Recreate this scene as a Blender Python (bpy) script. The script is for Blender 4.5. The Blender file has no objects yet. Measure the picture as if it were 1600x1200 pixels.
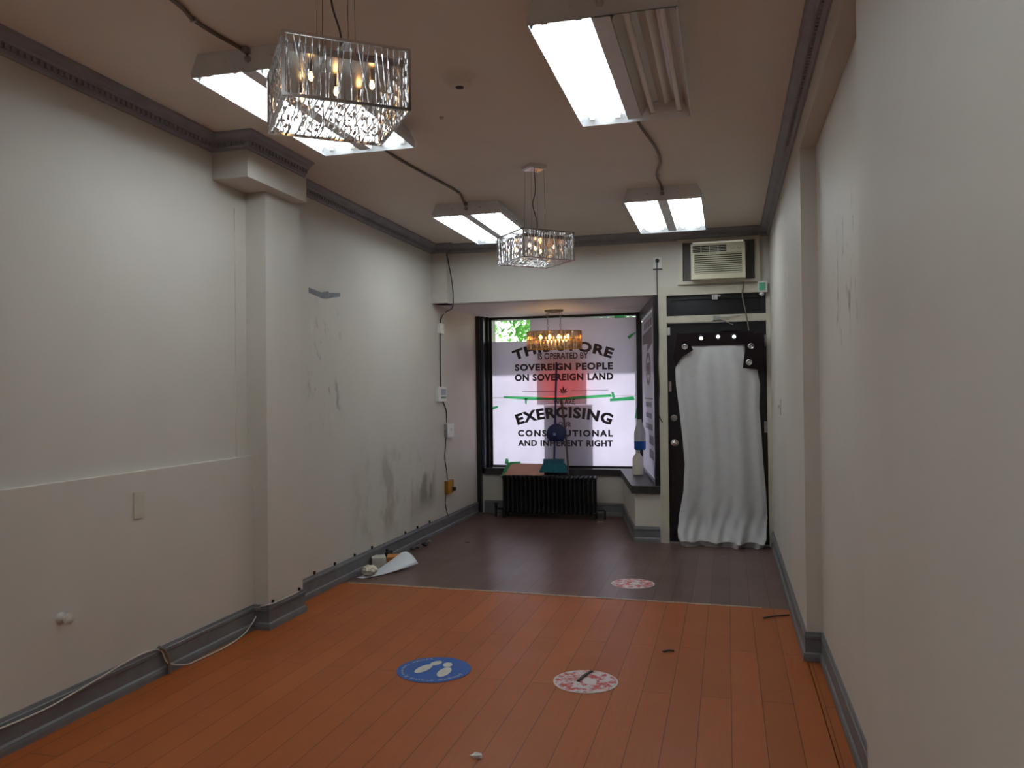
import bpy, math, random
from mathutils import Vector, Matrix
random.seed(7)
PI = math.pi
C = bpy.context.scene.collection
S = bpy.context.scene

# ------------------------------------------------------------------ camera
YAW, PIT, ROL, FPX, CAMZ = .2587, .0108, -.0114, 1268.72, 1.39
_f = Vector((-math.sin(YAW)*math.cos(PIT), math.cos(YAW)*math.cos(PIT), math.sin(PIT)))
_r = Vector((math.cos(YAW), math.sin(YAW), 0)); _u = _r.cross(_f)
_c, _s = math.cos(ROL), math.sin(ROL)
_r, _u = _c*_r + _s*_u, -_s*_r + _c*_u
cam = bpy.data.objects.new('camera', bpy.data.cameras.new('camera')); C.objects.link(cam)
M = Matrix((_r, _u, -_f)).transposed().to_4x4(); M.translation = (0, 0, CAMZ)
cam.matrix_world = M
cam.data.sensor_width = 36; cam.data.lens = 36*FPX/1600
cam.data.clip_start = .02; cam.data.clip_end = 200
S.camera = cam

def at(u, v, **k):
    """point of the photograph's line of sight (u, v) on a plane x=, y= or z="""
    d = _f + _r*((u-800)/FPX) - _u*((v-600)/FPX)
    (a, val), = k.items(); i = 'xyz'.index(a)
    o = Vector((0, 0, CAMZ)); t = (val-o[i])/d[i]
    return o + d*t

# ------------------------------------------------------------------ light
S.view_settings.view_transform = 'Standard'; S.view_settings.look = 'None'
S.view_settings.gamma = 1; S.view_settings.exposure = 0
S.view_settings.use_curve_mapping = False
W = bpy.data.worlds.new('world'); S.world = W; W.use_nodes = True
wn = W.node_tree.nodes; wl = W.node_tree.links
sky = wn.new('ShaderNodeTexSky'); sky.sky_type = 'NISHITA'; sky.sun_disc = False
sky.sun_elevation = math.radians(42); sky.sun_rotation = math.radians(20); sky.air_density = 1.2; sky.dust_density = .6
wn['Background'].inputs['Strength'].default_value = .24
wl.new(sky.outputs[0], wn['Background'].inputs['Color'])
SUN_EL, SUN_AZ = math.radians(40), math.radians(8)
sun = bpy.data.objects.new('sun', bpy.data.lights.new('sun', 'SUN')); C.objects.link(sun)
sun.data.energy = 11.0; sun.data.angle = math.radians(1.2); sun.data.color = (1.0, .975, .96)
_sd = Vector((math.sin(SUN_AZ)*math.cos(SUN_EL), math.cos(SUN_AZ)*math.cos(SUN_EL), math.sin(SUN_EL)))
sun.rotation_euler = _sd.to_track_quat('Z', 'Y').to_euler(); sun.location = _sd*30
TUBE = 15.0            # strength of a lit fluorescent tube
BULB = 11.0

# ------------------------------------------------------------------ materials
def lin(c):
    return tuple((x/12.92 if x <= .04045 else ((x+.055)/1.055)**2.4) for x in c)
def srgb(r, g, b): return lin((r/255, g/255, b/255))
class NT:
    def __init__(s, m):
        m.use_nodes = True; s.t = m.node_tree; s.n = s.t.nodes; s.l = s.t.links
        s.b = s.n['Principled BSDF']
    def add(s, t, **k):
        n = s.n.new('ShaderNode'+t)
        for a, v in k.items(): setattr(n, a, v)
        return n
    def set(s, n, **k):
        for a, v in k.items(): n.inputs[a.replace('_', ' ')].default_value = v
        return n
    def math(s, op, a, b=None, clamp=False):
        n = s.add('Math', operation=op, use_clamp=clamp)
        for i, x in enumerate((a, b)):
            if x is None: continue
            if isinstance(x, (int, float)): n.inputs[i].default_value = x
            else: s.l.new(x, n.inputs[i])
        return n.outputs[0]
    def mix(s, fac, a, b, mode='MIX'):
        n = s.add('Mix', data_type='RGBA', blend_type=mode)
        for i, x in ((0, fac), (6, a), (7, b)):
            if isinstance(x, (int, float)): n.inputs[i].default_value = x
            elif isinstance(x, tuple): n.inputs[i].default_value = (*x[:3], 1)
            else: s.l.new(x, n.inputs[i])
        return n.outputs[2]
    def pos(s): return s.add('NewGeometry').outputs['Position']
    def noise(s, scale, vec=None, detail=4, rough=.55, stretch=None):
        vec = vec or s.pos()
        if stretch:
            mp = s.add('Mapping'); mp.inputs['Scale'].default_value = stretch; s.l.new(vec, mp.inputs['Vector']); vec = mp.outputs[0]
        n = s.add('TexNoise'); s.set(n, Scale=scale, Detail=detail, Roughness=rough); s.l.new(vec, n.inputs['Vector'])
        return n.outputs['Fac']
    def ramp(s, fac, lo, hi):
        n = s.add('MapRange'); n.inputs[1].default_value = lo; n.inputs[2].default_value = hi
        s.l.new(fac, n.inputs[0]); return n.outputs[0]
    def bump(s, h, strength=.2, dist=.01):
        n = s.add('Bump'); n.inputs['Strength'].default_value = strength; n.inputs['Distance'].default_value = dist
        s.l.new(h, n.inputs['Height']); s.l.new(n.outputs[0], s.b.inputs['Normal'])
_mats = {}
def mat(name, col, rough=.5, metal=0, var=0, vscale=6, bump=0, bscale=60, spec=None, stretch=None, coat=0):
    if name in _mats: return _mats[name]
    m = bpy.data.materials.new(name); t = NT(m); _mats[name] = m
    t.b.inputs['Roughness'].default_value = rough; t.b.inputs['Metallic'].default_value = metal
    if spec is not None: t.b.inputs['Specular IOR Level'].default_value = spec
    if coat: t.b.inputs['Coat Weight'].default_value = coat
    if var:
        dark = tuple(x*(1-var) for x in col); lite = tuple(min(1, x*(1+var)) for x in col)
        t.l.new(t.mix(t.ramp(t.noise(vscale, stretch=stretch), .3, .7), dark, lite), t.b.inputs['Base Color'])
    else: t.b.inputs['Base Color'].default_value = (*col, 1)
    if bump: t.bump(t.noise(bscale, stretch=stretch), bump)
    return m
def emit(name, col, strength):
    m = bpy.data.materials.new(name); t = NT(m)
    t.b.inputs['Base Color'].default_value = (*col, 1)
    t.b.inputs['Emission Color'].default_value = (*col, 1); t.b.inputs['Emission Strength'].default_value = strength
    return m

WALL = srgb(206, 200, 190)
def wall_mat(name, marks=None, base=WALL):
    """painted plaster; marks = list of (axis, a0, a1, z0, z1, colour, threshold, scale) scuffed patches"""
    m = bpy.data.materials.new(name); t = NT(m)
    t.b.inputs['Roughness'].default_value = .55
    t.b.inputs['Specular IOR Level'].default_value = .3
    col = t.mix(t.ramp(t.noise(1.3), .3, .7), tuple(x*.95 for x in base), tuple(x*1.03 for x in base))
    if marks:
        sep = t.add('SeparateXYZ'); t.l.new(t.pos(), sep.inputs[0])
        for (ax, a0, a1, z0, z1, c, th, sc, st) in marks:
            def win(o, lo, hi, soft):
                a = t.ramp(o, lo, lo+soft); b = t.ramp(o, hi, hi-soft); return t.math('MULTIPLY', a, b)
            box = t.math('MULTIPLY', win(sep.outputs['XYZ'.index(ax)], a0, a1, (a1-a0)*.3), win(sep.outputs[2], z0, z1, (z1-z0)*.25))
            nz = t.ramp(t.noise(sc, detail=5, rough=.6, stretch=st), th, th+.12)
            col = t.mix(t.math('MULTIPLY', box, nz, True), col, c)
    t.l.new(col, t.b.inputs['Base Color'])
    t.bump(t.noise(45, detail=6), .08, .004)
    return m
m_wall = wall_mat('painted_plaster')
m_wall_left = wall_mat('scuffed_plaster_left', [
    ('Y', 4.98, 5.62, 1.05, 2.1, srgb(132, 124, 112), .57, 9, (1, 1, .5)),
    ('Y', 5.0, 5.6, 1.1, 2.08, srgb(226, 224, 218), .62, 12, (1, 1, .45)),
    ('Y', 5.6, 7.3, .12, 1.0, srgb(176, 166, 152), .50, 3.2, (1, 1, .6)),
    ('Y', 7.0, 7.6, .25, .85, srgb(150, 143, 132), .45, 3, (1, 1, .6))])
m_wall_right = wall_mat('scuffed_plaster_right', [
    ('Y', 2.95, 3.9, 1.55, 2.15, srgb(130, 121, 110), .57, 11, (1, 1, .45)),
    ('Y', 3.1, 3.7, 2.0, 2.4, srgb(236, 236, 234), .64, 10, (1, 1, .5))])
m_ceil = wall_mat('ceiling_paint', base=srgb(230, 221, 209))
m_soffit = wall_mat('alcove_paint', base=srgb(228, 225, 226))
m_cream = mat('cream_gloss_paint', srgb(200, 193, 176), .35, var=.06, vscale=9)

def plank_mat(name, c1, c2, groove, width, length, rough, grain):
    m = bpy.data.materials.new(name); t = NT(m)
    mp = t.add('Mapping'); mp.inputs['Rotation'].default_value = (0, 0, PI/2); t.l.new(t.pos(), mp.inputs['Vector'])
    br = t.add('TexBrick', offset=.37, offset_frequency=2)
    t.set(br, Scale=1.0, Mortar_Size=.0016, Mortar_Smooth=.1, Bias=0.0, Brick_Width=length, Row_Height=width)
    br.inputs['Color1'].default_value = (*c1, 1); br.inputs['Color2'].default_value = (*c2, 1); br.inputs['Mortar'].default_value = (*groove, 1)
    t.l.new(mp.outputs[0], br.inputs['Vector'])
    g = t.noise(7, detail=6, rough=.6, stretch=(9, .7, 1)); g2 = t.noise(2.0, detail=3)
    col = t.mix(t.ramp(g, .3, .72), br.outputs['Color'], tuple(x*grain for x in c2), 'MIX')
    mx = t.mix(.45, br.outputs['Color'], col)
    mx = t.mix(t.math('MULTIPLY', t.ramp(g2, .5, .75), .25), mx, tuple(x*.75 for x in c1))
    mx = t.mix(br.outputs['Fac'], mx, groove)
    t.l.new(mx, t.b.inputs['Base Color'])
    t.b.inputs['Specular IOR Level'].default_value = .32
    rr = t.add('MapRange'); rr.inputs[3].default_value = rough-.07; rr.inputs[4].default_value = rough+.1
    t.l.new(g2, rr.inputs[0]); t.l.new(rr.outputs[0], t.b.inputs['Roughness'])
    t.bump(t.math('SUBTRACT', 1, br.outputs['Fac']), .25, .002)
    return m
m_orange = plank_mat('orange_laminate', srgb(178, 97, 44), srgb(166, 87, 38), srgb(84, 45, 28), .133, 1.9, .38, .8)
m_dark = plank_mat('dark_laminate', srgb(114, 88, 80), srgb(96, 73, 67), srgb(36, 27, 26), .125, 1.2, .30, .72)
m_grey = mat('grey_trim_paint', srgb(112, 112, 114), .5, var=.16, vscale=7, bump=.05)
m_greyd = mat('dark_grey_trim_paint', srgb(148, 148, 154), .5, var=.12, vscale=7)
m_black = mat('black_gloss_paint', srgb(26, 24, 27), .28, var=.3, vscale=10)
m_blackm = mat('black_iron', srgb(20, 19, 19), .45, var=.3, vscale=30)
m_sill = mat('worn_black_paint', srgb(52, 49, 50), .4, var=.45, vscale=14)
m_white = mat('white_plastic', srgb(225, 224, 218), .4, var=.03)
m_cremepl = mat('aged_cream_plastic', srgb(205, 198, 172), .4, var=.05, vscale=12)
m_enamel = mat('white_enamel_metal', srgb(226, 228, 230), .45, var=.04, vscale=5)
m_refl = mat('reflector_enamel', srgb(225, 222, 215), .3, .25)
m_chrome = mat('chrome', (.75, .75, .76), .12, 1, var=.05)
m_steel = mat('brushed_steel', (.45, .44, .43), .35, 1, var=.2, vscale=20)
m_brass = mat('brass', srgb(176, 140, 70), .35, 1, var=.12, vscale=40)
m_cable = mat('grey_cable_jacket', srgb(112, 100, 88), .5, var=.1)
m_cableb = mat('dark_cable_jacket', srgb(58, 52, 46), .5, var=.1)
m_cablew = mat('white_cable_jacket', srgb(196, 190, 176), .45, var=.05)

m_tube = emit('lit_fluorescent_tube', (.83, .93, 1.0), TUBE)
m_tubeoff = mat('unlit_tube_glass', srgb(222, 216, 205), .25, var=.03)
m_bulb = emit('warm_bulb', (1.0, .55, .2), BULB)
m_bulb2 = emit('warm_candle_bulb', (1.0, .62, .25), BULB*5.0)
m_cryst = mat('crystal_strand', (.74, .74, .76), .16, .85, var=.25, vscale=90)

def glass_mat(name, tint, gloss=.08, rough=.02):
    m = bpy.data.materials.new(name); t = NT(m)
    tr = t.add('BsdfTransparent'); tr.inputs[0].default_value = (*tint, 1)
    gl = t.add('BsdfGlossy'); gl.inputs['Roughness'].default_value = rough
    mx = t.add('MixShader'); mx.inputs[0].default_value = gloss
    t.l.new(tr.outputs[0], mx.inputs[1]); t.l.new(gl.outputs[0], mx.inputs[2])
    t.l.new(mx.outputs[0], t.n['Material Output'].inputs['Surface'])
    return m
m_glass = glass_mat('window_glass', (.93, .96, .95))
m_amber = glass_mat('amber_crystal', (.95, .74, .42), .45, .12)
def cloth_mat(name, col, trans, rough=.8, wrinkle=0, wscale=4, stretch=None, var=.03):
    m = bpy.data.materials.new(name); t = NT(m)
    t.b.inputs['Roughness'].default_value = rough; t.b.inputs['Specular IOR Level'].default_value = .2
    c = t.mix(t.ramp(t.noise(wscale*1.7), .3, .7), tuple(x*(1-var) for x in col), tuple(min(1, x*(1+var)) for x in col))
    t.l.new(c, t.b.inputs['Base Color'])
    tr = t.add('BsdfTranslucent'); t.l.new(c, tr.inputs[0])
    mx = t.add('MixShader'); mx.inputs[0].default_value = trans
    t.l.new(t.b.outputs[0], mx.inputs[1]); t.l.new(tr.outputs[0], mx.inputs[2])
    t.l.new(mx.outputs[0], t.n['Material Output'].inputs['Surface'])
    if wrinkle: t.bump(t.noise(wscale, detail=3, stretch=stretch), wrinkle, .03)
    return m
m_banner = cloth_mat('white_vinyl_banner', srgb(236, 231, 242), .55, .5, .25, 2.5, (1, 1, 2))
m_sbanner = cloth_mat('grey_white_vinyl_banner', srgb(214, 210, 222), .5, .5, .2, 2.5)
m_letter = mat('dark_print', srgb(62, 54, 62), .6)
m_letters = mat('grey_print', srgb(120, 112, 124), .6)
m_tape = cloth_mat('green_masking_tape', srgb(140, 226, 176), .85, .55, var=.08)
m_redp = cloth_mat('red_poster', srgb(244, 96, 108), .8, .6)
m_greyp = cloth_mat('grey_poster', srgb(150, 144, 152), .5, .6)
m_curtain = cloth_mat('white_cotton_sheet', srgb(210, 208, 209), .10, .85, .12, 12)
m_blackcl = cloth_mat('black_maroon_cloth', srgb(36, 24, 26), .12, .85, var=.2)

# ------------------------------------------------------------------ mesh builder
class MB:
    def __init__(s): s.v = []; s.f = []; s.mi = []; s.m = 0
    def _add(s, vs, fs):
        o = len(s.v); s.v += [tuple(x) for x in vs]
        for f in fs: s.f.append([i+o for i in f]); s.mi.append(s.m)
        return s
    def box(s, x0, x1, y0, y1, z0, z1, rot=None, org=None):
        vs = [Vector((x, y, z)) for z in (z0, z1) for y in (y0, y1) for x in (x0, x1)]
        if rot is not None:
            o = Vector(org) if org else Vector(((x0+x1)/2, (y0+y1)/2, (z0+z1)/2))
            vs = [o + rot @ (v-o) for v in vs]
        return s._add(vs, [(0, 2, 3, 1), (4, 5, 7, 6), (0, 1, 5, 4), (1, 3, 7, 5), (3, 2, 6, 7), (2, 0, 4, 6)])
    def bar(s, a, b, w, h=None, up=(0, 0, 1)):
        a, b = Vector(a), Vector(b); h = h or w; d = (b-a).normalized(); up = Vector(up)
        if abs(d.dot(up)) > .98: up = Vector((0, 1, 0))
        x = d.cross(up).normalized()*(w/2); y = x.cross(d).normalized()*(h/2)
        vs = [p+i*x+j*y for p in (a, b) for (i, j) in ((-1, -1), (1, -1), (1, 1), (-1, 1))]
        return s._add(vs, [(3, 2, 1, 0), (4, 5, 6, 7), (0, 1, 5, 4), (1, 2, 6, 5), (2, 3, 7, 6), (3, 0, 4, 7)])
    def tube(s, pts, r, n=8, cap=True):
        pts = [Vector(p) for p in pts]; R = r if isinstance(r, (list, tuple)) else [r]*len(pts)
        vs = []; fs = []; px = None
        for i, p in enumerate(pts):
            d = (pts[min(i+1, len(pts)-1)] - pts[max(i-1, 0)]).normalized()
            if px is None:
                a = Vector((0, 0, 1)) if abs(d.z) < .9 else Vector((1, 0, 0)); px = d.cross(a).normalized()
            else: px = (px - d*px.dot(d)).normalized()
            py = d.cross(px)
            for k in range(n):
                t = 2*PI*k/n; vs.append(p + (px*math.cos(t)+py*math.sin(t))*R[i])
        for i in range(len(pts)-1):
            for k in range(n):
                k2 = (k+1) % n; fs.append((i*n+k, i*n+k2, (i+1)*n+k2, (i+1)*n+k))
        if cap: fs += [tuple(range(n-1, -1, -1)), tuple(range((len(pts)-1)*n, len(pts)*n))]
        return s._add(vs, fs)
    def lathe(s, prof, c, n=20, axis='z', sx=1, sy=1):
        vs = []; fs = []; c = Vector(c)
        for (r, h) in prof:
            for k in range(n):
                t = 2*PI*k/n; a, b = r*math.cos(t)*sx, r*math.sin(t)*sy
                vs.append(c + Vector({'z': (a, b, h), 'y': (a, h, b), 'x': (h, a, b)}[axis]))
        for i in range(len(prof)-1):
            for k in range(n):
                k2 = (k+1) % n; q = (i*n+k, i*n+k2, (i+1)*n+k2, (i+1)*n+k)
                fs.append(q if axis == 'z' else q[::-1])
        fs += [tuple(range(n-1, -1, -1)), tuple(range((len(prof)-1)*n, len(prof)*n))]
        return s._add(vs, fs)
    def prism(s, poly, z0, z1):
        n = len(poly); vs = [(x, y, z0) for x, y in poly]+[(x, y, z1) for x, y in poly]
        fs = [tuple(range(n-1, -1, -1)), tuple(range(n, 2*n))]+[(i, (i+1) % n, n+(i+1) % n, n+i) for i in range(n)]
        return s._add(vs, fs)
    def slab(s, pts, d):
        """polygon of 3-d points thickened by vector d"""
        n = len(pts); d = Vector(d); vs = [Vector(p) for p in pts]; vs += [v+d for v in vs]
        return s._add(vs, [tuple(range(n-1, -1, -1)), tuple(range(n, 2*n))]+[(i, (i+1) % n, n+(i+1) % n, n+i) for i in range(n)])
    def sweep(s, path, prof):
        P = [Vector((x, y)) for x, y in path]; n = len(P); k = len(prof); vs = []; fs = []
        def nrm(a, b): d = (b-a).normalized(); return Vector((d.y, -d.x))
        for i in range(n):
            if i == 0: m = nrm(P[0], P[1])
            elif i == n-1: m = nrm(P[-2], P[-1])
            else:
                a, b = nrm(P[i-1], P[i]), nrm(P[i], P[i+1]); m = (a+b); m = m/(1+a.dot(b)) if 1+a.dot(b) > .05 else a
            vs += [(P[i].x+m.x*d, P[i].y+m.y*d, z) for d, z in prof]
        for i in range(n-1):
            for j in range(k):
                j2 = (j+1) % k; fs.append((i*k+j, i*k+j2, (i+1)*k+j2, (i+1)*k+j))
        fs += [tuple(range(k)), tuple(range(n*k-1, (n-1)*k-1, -1))]
        return s._add(vs, fs)
    def grid(s, nu, nv, fn):
        vs = [fn(i/nu, j/nv) for j in range(nv+1) for i in range(nu+1)]; w = nu+1
        return s._add(vs, [(j*w+i, j*w+i+1, (j+1)*w+i+1, (j+1)*w+i) for j in range(nv) for i in range(nu)])
    def ico(s, c, r, sub=1, sq=(1, 1, 1), jit=0):
        import bmesh
        bm = bmesh.new(); bmesh.ops.create_icosphere(bm, subdivisions=sub, radius=1)
        c = Vector(c); vs = []
        for v in bm.verts:
            k = r*(1+random.uniform(-jit, jit)); vs.append(c+Vector((v.co.x*sq[0], v.co.y*sq[1], v.co.z*sq[2]))*k)
        fs = [tuple(v.index for v in f.verts) for f in bm.faces]; bm.free()
        return s._add(vs, fs)
    def mesh(s, name, mats, off=(0, 0, 0), smooth=False):
        me = bpy.data.meshes.new(name); o = Vector(off)
        me.from_pydata([Vector(v)-o for v in s.v], [], s.f)
        for m in (mats if isinstance(mats, (list, tuple)) else [mats]): me.materials.append(m)
        for p, i in zip(me.polygons, s.mi): p.material_index = i
        import bmesh
        bm = bmesh.new(); bm.from_mesh(me); bmesh.ops.recalc_face_normals(bm, faces=bm.faces); bm.to_mesh(me); bm.free()
        if smooth:
            me.shade_smooth()
            me.set_sharp_from_angle(angle=math.radians(38))
        me.update(); return me

def tag(o, label=None, cat=None, group=None, kind=None):
    for k, v in (('label', label), ('category', cat), ('group', group), ('kind', kind)):
        if v: o[k] = v
    return o
def struct(name, mb, m, label=None, smooth=False, org=(0, 0, 0)):
    o = bpy.data.objects.new(name, mb.mesh(name, m, org, smooth)); o.location = org; C.objects.link(o)
    return tag(o, label, None, None, 'structure')
def structroot(name, loc, label=None):
    o = bpy.data.objects.new(name, None); o.location = loc; C.objects.link(o); o.empty_display_size = .05
    return tag(o, label, None, None, 'structure')
def thing(name, label, cat, loc, group=None, rz=0):
    o = bpy.data.objects.new(name, None); o.location = loc; o.rotation_euler = (0, 0, rz); C.objects.link(o); o.empty_display_size = .05
    return tag(o, label, cat, group)
def solo(name, mb, m, label, cat, loc, group=None, smooth=False):
    """a thing that is one mesh, built in world coordinates, origin at loc"""
    o = bpy.data.objects.new(name, mb.mesh(name, m, loc, smooth)); o.location = loc; C.objects.link(o)
    return tag(o, label, cat, group)
def absloc(o):
    v = Vector((0, 0, 0))
    while o: v += Vector(o.location); o = o.parent
    return v
def part(name, mb, m, parent, label=None, world=True, smooth=False, kind=None):
    """a part; world=True: vertices are in world coordinates and the parent is not rotated"""
    off = absloc(parent) if world else (0, 0, 0)
    o = bpy.data.objects.new(name, mb.mesh(name, m, off, smooth)); o.parent = parent; C.objects.link(o)
    return tag(o, label, None, None, kind)
def dup(root, loc, label=None, rz=None):
    r = root.copy(); C.objects.link(r); r.location = loc
    if rz is not None: r.rotation_euler = (0, 0, rz)
    if label: r['label'] = label
    for ch in list(root.children):
        c = ch.copy(); C.objects.link(c); c.parent = r
        for g in list(ch.children):
            d = g.copy(); C.objects.link(d); d.parent = c
    return r
def smoothpath(pts, k=6):
    pts = [Vector(p) for p in pts]; out = []
    for i in range(len(pts)-1):
        p0, p1, p2, p3 = pts[max(i-1, 0)], pts[i], pts[i+1], pts[min(i+2, len(pts)-1)]
        for j in range(k):
            t = j/k
            out.append(.5*((2*p1)+(-p0+p2)*t+(2*p0-5*p1+4*p2-p3)*t*t+(-p0+3*p1-3*p2+p3)*t*t*t))
    return out+[pts[-1]]

# ------------------------------------------------------------------ room shell
ZC, ZH = 2.849, 2.276                    # ceiling, underside of the alcove header
XLn, XLu, XLf, XP, XB = -2.75, -2.785, -2.79, -2.65, -2.559
XR, XN = .38, .459
YB, YW = 7.56, 9.07
# floors
mb = MB().prism([(-3, -4.1), (.378, -4.1), (.378, 5.415), (-3, 5.508)], -.06, 0)
struct('floor', mb, m_orange, 'orange laminate plank floor of the near part')
mb = MB().prism([(.383, -4.1), (.8, -4.1), (.8, 4.6), (.383, 4.6)], -.06, -.002)
struct('floor', mb, m_orange, 'narrow strip of orange laminate along the recess')
mb = MB().prism([(-3, 5.508), (.378, 5.415), (.6, 5.41), (.6, 9.3), (-3, 9.3)], -.06, 0)
struct('floor', mb, m_dark, 'dark brown laminate plank floor by the entrance')
struct('subfloor', MB().box(-3.05, .85, -4.2, 9.4, -.14, -.06), mat('subfloor_dust', srgb(50, 42, 38), .9, var=.2), 'bare subfloor under the planks')
mb = MB()
x = -2.72
while x < .19:
    L = random.uniform(.16, .24); a, b = x, min(x+L-.004, .195)
    yc = lambda q: 5.508-(q+3)*.0275
    mb.slab([(a, yc(a)-.008, .0), (b, yc(b)-.008, .0), (b, yc(b)+.006, 0), (a, yc(a)+.006, 0)], (0, 0, .005)); x += L
struct('trim_1', mb, mat('pale_floor_strip', srgb(196, 178, 156), .5, var=.2, vscale=30), 'pale seam strip between the two floors')
# ceiling
struct('ceiling', MB().box(-3.1, .9, -4.2, 7.72, ZC, ZC+.12), m_ceil)
struct('ceiling', MB().box(-3.1, .9, 7.72, 9.42, ZH, ZH+.12), m_soffit, 'low alcove ceiling above the shop window')
# left wall
mb = MB().box(-3.0, XLn, -4.1, 4.35, 0, 1.03).box(-3.0, XLu, -4.1, 4.35, 1.03, ZC).box(-3.0, XLf, 4.35, 9.4, 0, ZC)
mb.box(-3.0, XP, 4.302, 4.705, 0, 2.61).box(-3.0, XB, 3.978, 4.63, 2.61, ZC).box(-2.8, XLu+.006, 4.185, 4.198, 1.03, 2.49)
mb.box(-2.8, -2.635, 7.50, 7.70, ZH, ZC)
struct('wall_left', mb, m_wall_left)
# right wall with its recess and the near pier
mb = MB().box(XR, .7, 4.43, 7.72, -.05, ZC).box(XN, .7, 2.4, 4.5, -.05, 2.6355).box(XR, .7, 2.4, 4.43, 2.6355, ZC).box(XR, .7, -4.1, 2.55, -.05, ZC)
struct('wall_right', mb, m_wall_right)
struct('wall_rear', MB().box(-3.1, .8, -4.25, -4.1, -.05, ZC), m_wall)
# header and the wall over the door, opening left for the air conditioner
ax0, ax1, az0, az1 = -.405, .285, 2.375, 2.74
mb = MB().box(-2.9, -.60, YB, 7.72, ZH, ZC).box(-.60, ax0, YB, 7.72, 2.30, ZC).box(ax1, .5, YB, 7.72, 2.30, ZC).box(ax0, ax1, YB, 7.72, 2.30, az0).box(ax0, ax1, YB, 7.72, az1, ZC)
struct('wall_back', mb, m_wall)
# low wall under the shop window
lowpoly = [(-2.9, YW), (-1.13, YW), (-.836, YB), (-.60, YB), (-.60, 7.66), (-.90, 9.38), (-2.9, 9.38)]
struct('wall_front', MB().prism(lowpoly, -.05, .45), m_wall, 'low wall under the shop window')
# crown moulding
cp = [(0, -.088), (.010, -.088), (.013, -.076), (.022, -.072), (.022, -.050), (.036, -.046), (.040, -.034), (.058, -.024), (.066, -.014), (.075, -.012), (.075, 0), (0, 0)]
def crown(path):
    mb = MB().sweep(path, [(d, ZC+z) for d, z in cp])
    for (x0, y0), (x1, y1) in zip(path[:-1], path[1:]):
        L = math.hypot(x1-x0, y1-y0); dx, dy = (x1-x0)/L, (y1-y0)/L; nx, ny = dy, -dx
        n = int(L/.034)
        for i in range(n):
            t = (i+.5)/n*L; p = lambda a, d: (x0+dx*(t+a)+nx*d, y0+dy*(t+a)+ny*d)
            q = [p(-.008, .020), p(.008, .020), p(.008, .034), p(-.008, .034)]
            mb.prism(q, ZC-.068, ZC-.048)
    return mb
struct('trim_2', crown([(XLu, -4.0), (XLu, 3.978), (XB, 3.978), (XB, 4.60)]), m_greyd, 'grey dentil crown moulding of the near left wall')
struct('trim_3', crown([(XLf, 4.63), (XLf, 7.50), (-2.635, 7.50), (-2.635, YB), (-.5, YB)]), m_greyd, 'grey dentil crown moulding of the far left wall and header')
struct('trim_4', MB().sweep([(-.5, YB), (XR, YB), (XR, 4.9)], [(d, ZC+z) for d, z in cp]), m_greyd, 'plain grey crown moulding of the back right corner')
struct('trim_5', crown([(XR, 4.9), (XR, -4.0)]), m_greyd, 'grey dentil crown moulding of the right wall')
# baseboards
bp = [(0, .146), (.007, .146), (.010, .132), (.014, .128), (.014, .114), (.010, .108), (.010, .044), (.017, .036), (.020, .020), (.020, 0), (0, 0)]
struct('baseboard_left', MB().sweep([(XLn, -4.0), (XLn, 4.302), (XP, 4.302), (XP, 4.705), (XLf, 4.705), (XLf, 8.93)], bp), m_grey)
struct('baseboard_front', MB().sweep([(-2.745, YW), (-1.13, YW), (-.836, YB), (-.61, YB)], bp), m_grey)
struct('baseboard_right', MB().sweep([(XR, 7.53), (XR, 4.43), (XN, 4.43), (XN, 2.55), (XR, 2.55), (XR, -4.0)], bp), m_grey)
# window shelf (sill)
sillpoly = [(-2.735, 9.04), (-1.155, 9.04), (-.862, 7.53), (-.605, 7.53), (-.605, 7.66), (-.90, 9.30), (-2.735, 9.30)]
struct('trim_6', MB().prism(sillpoly, .45, .52), m_sill, 'worn black window shelf that wraps the corner')
# door casing
mb = MB().box(-.60, -.525, 7.535, 7.72, 0, 2.335).box(.345, .40, 7.535, 7.72, 0, 2.30).box(-.525, .345, 7.535, 7.72, 2.262, 2.335).box(-.525, .345, 7.535, 7.72, 2.012, 2.072)
struct('trim_7', mb, m_cream, 'cream painted door casing with transom bar')

# ------------------------------------------------------------------ shop window
YG = 9.25
w1 = structroot('window_1', (-1.8, YG, .52), 'large shop window with black frame')
mb = MB().box(-2.80, -2.745, 8.93, 9.0, .02, ZH).box(-2.745, -2.715, 8.99, 9.14, .52, ZH).box(-2.715, -2.69, 9.10, 9.32, .52, ZH).box(-2.69, -2.665, 9.17, 9.32, .52, ZH)
mb.box(-2.69, -.93, 9.17, 9.32, 2.248, ZH).box(-2.69, -.93, 9.2, 9.32, .52, .55).box(-.975, -.915, 9.15, 9.32, .52, ZH)
mb.box(-2.80, -2.735, 9.08, 9.32, .44, ZH)
part('window_frame', mb, m_black, w1)
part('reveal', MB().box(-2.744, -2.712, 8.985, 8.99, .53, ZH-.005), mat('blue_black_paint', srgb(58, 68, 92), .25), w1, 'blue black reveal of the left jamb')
part('pane', MB().box(-2.675, -.95, YG, YG+.006, .54, 2.255), m_glass, w1)
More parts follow.
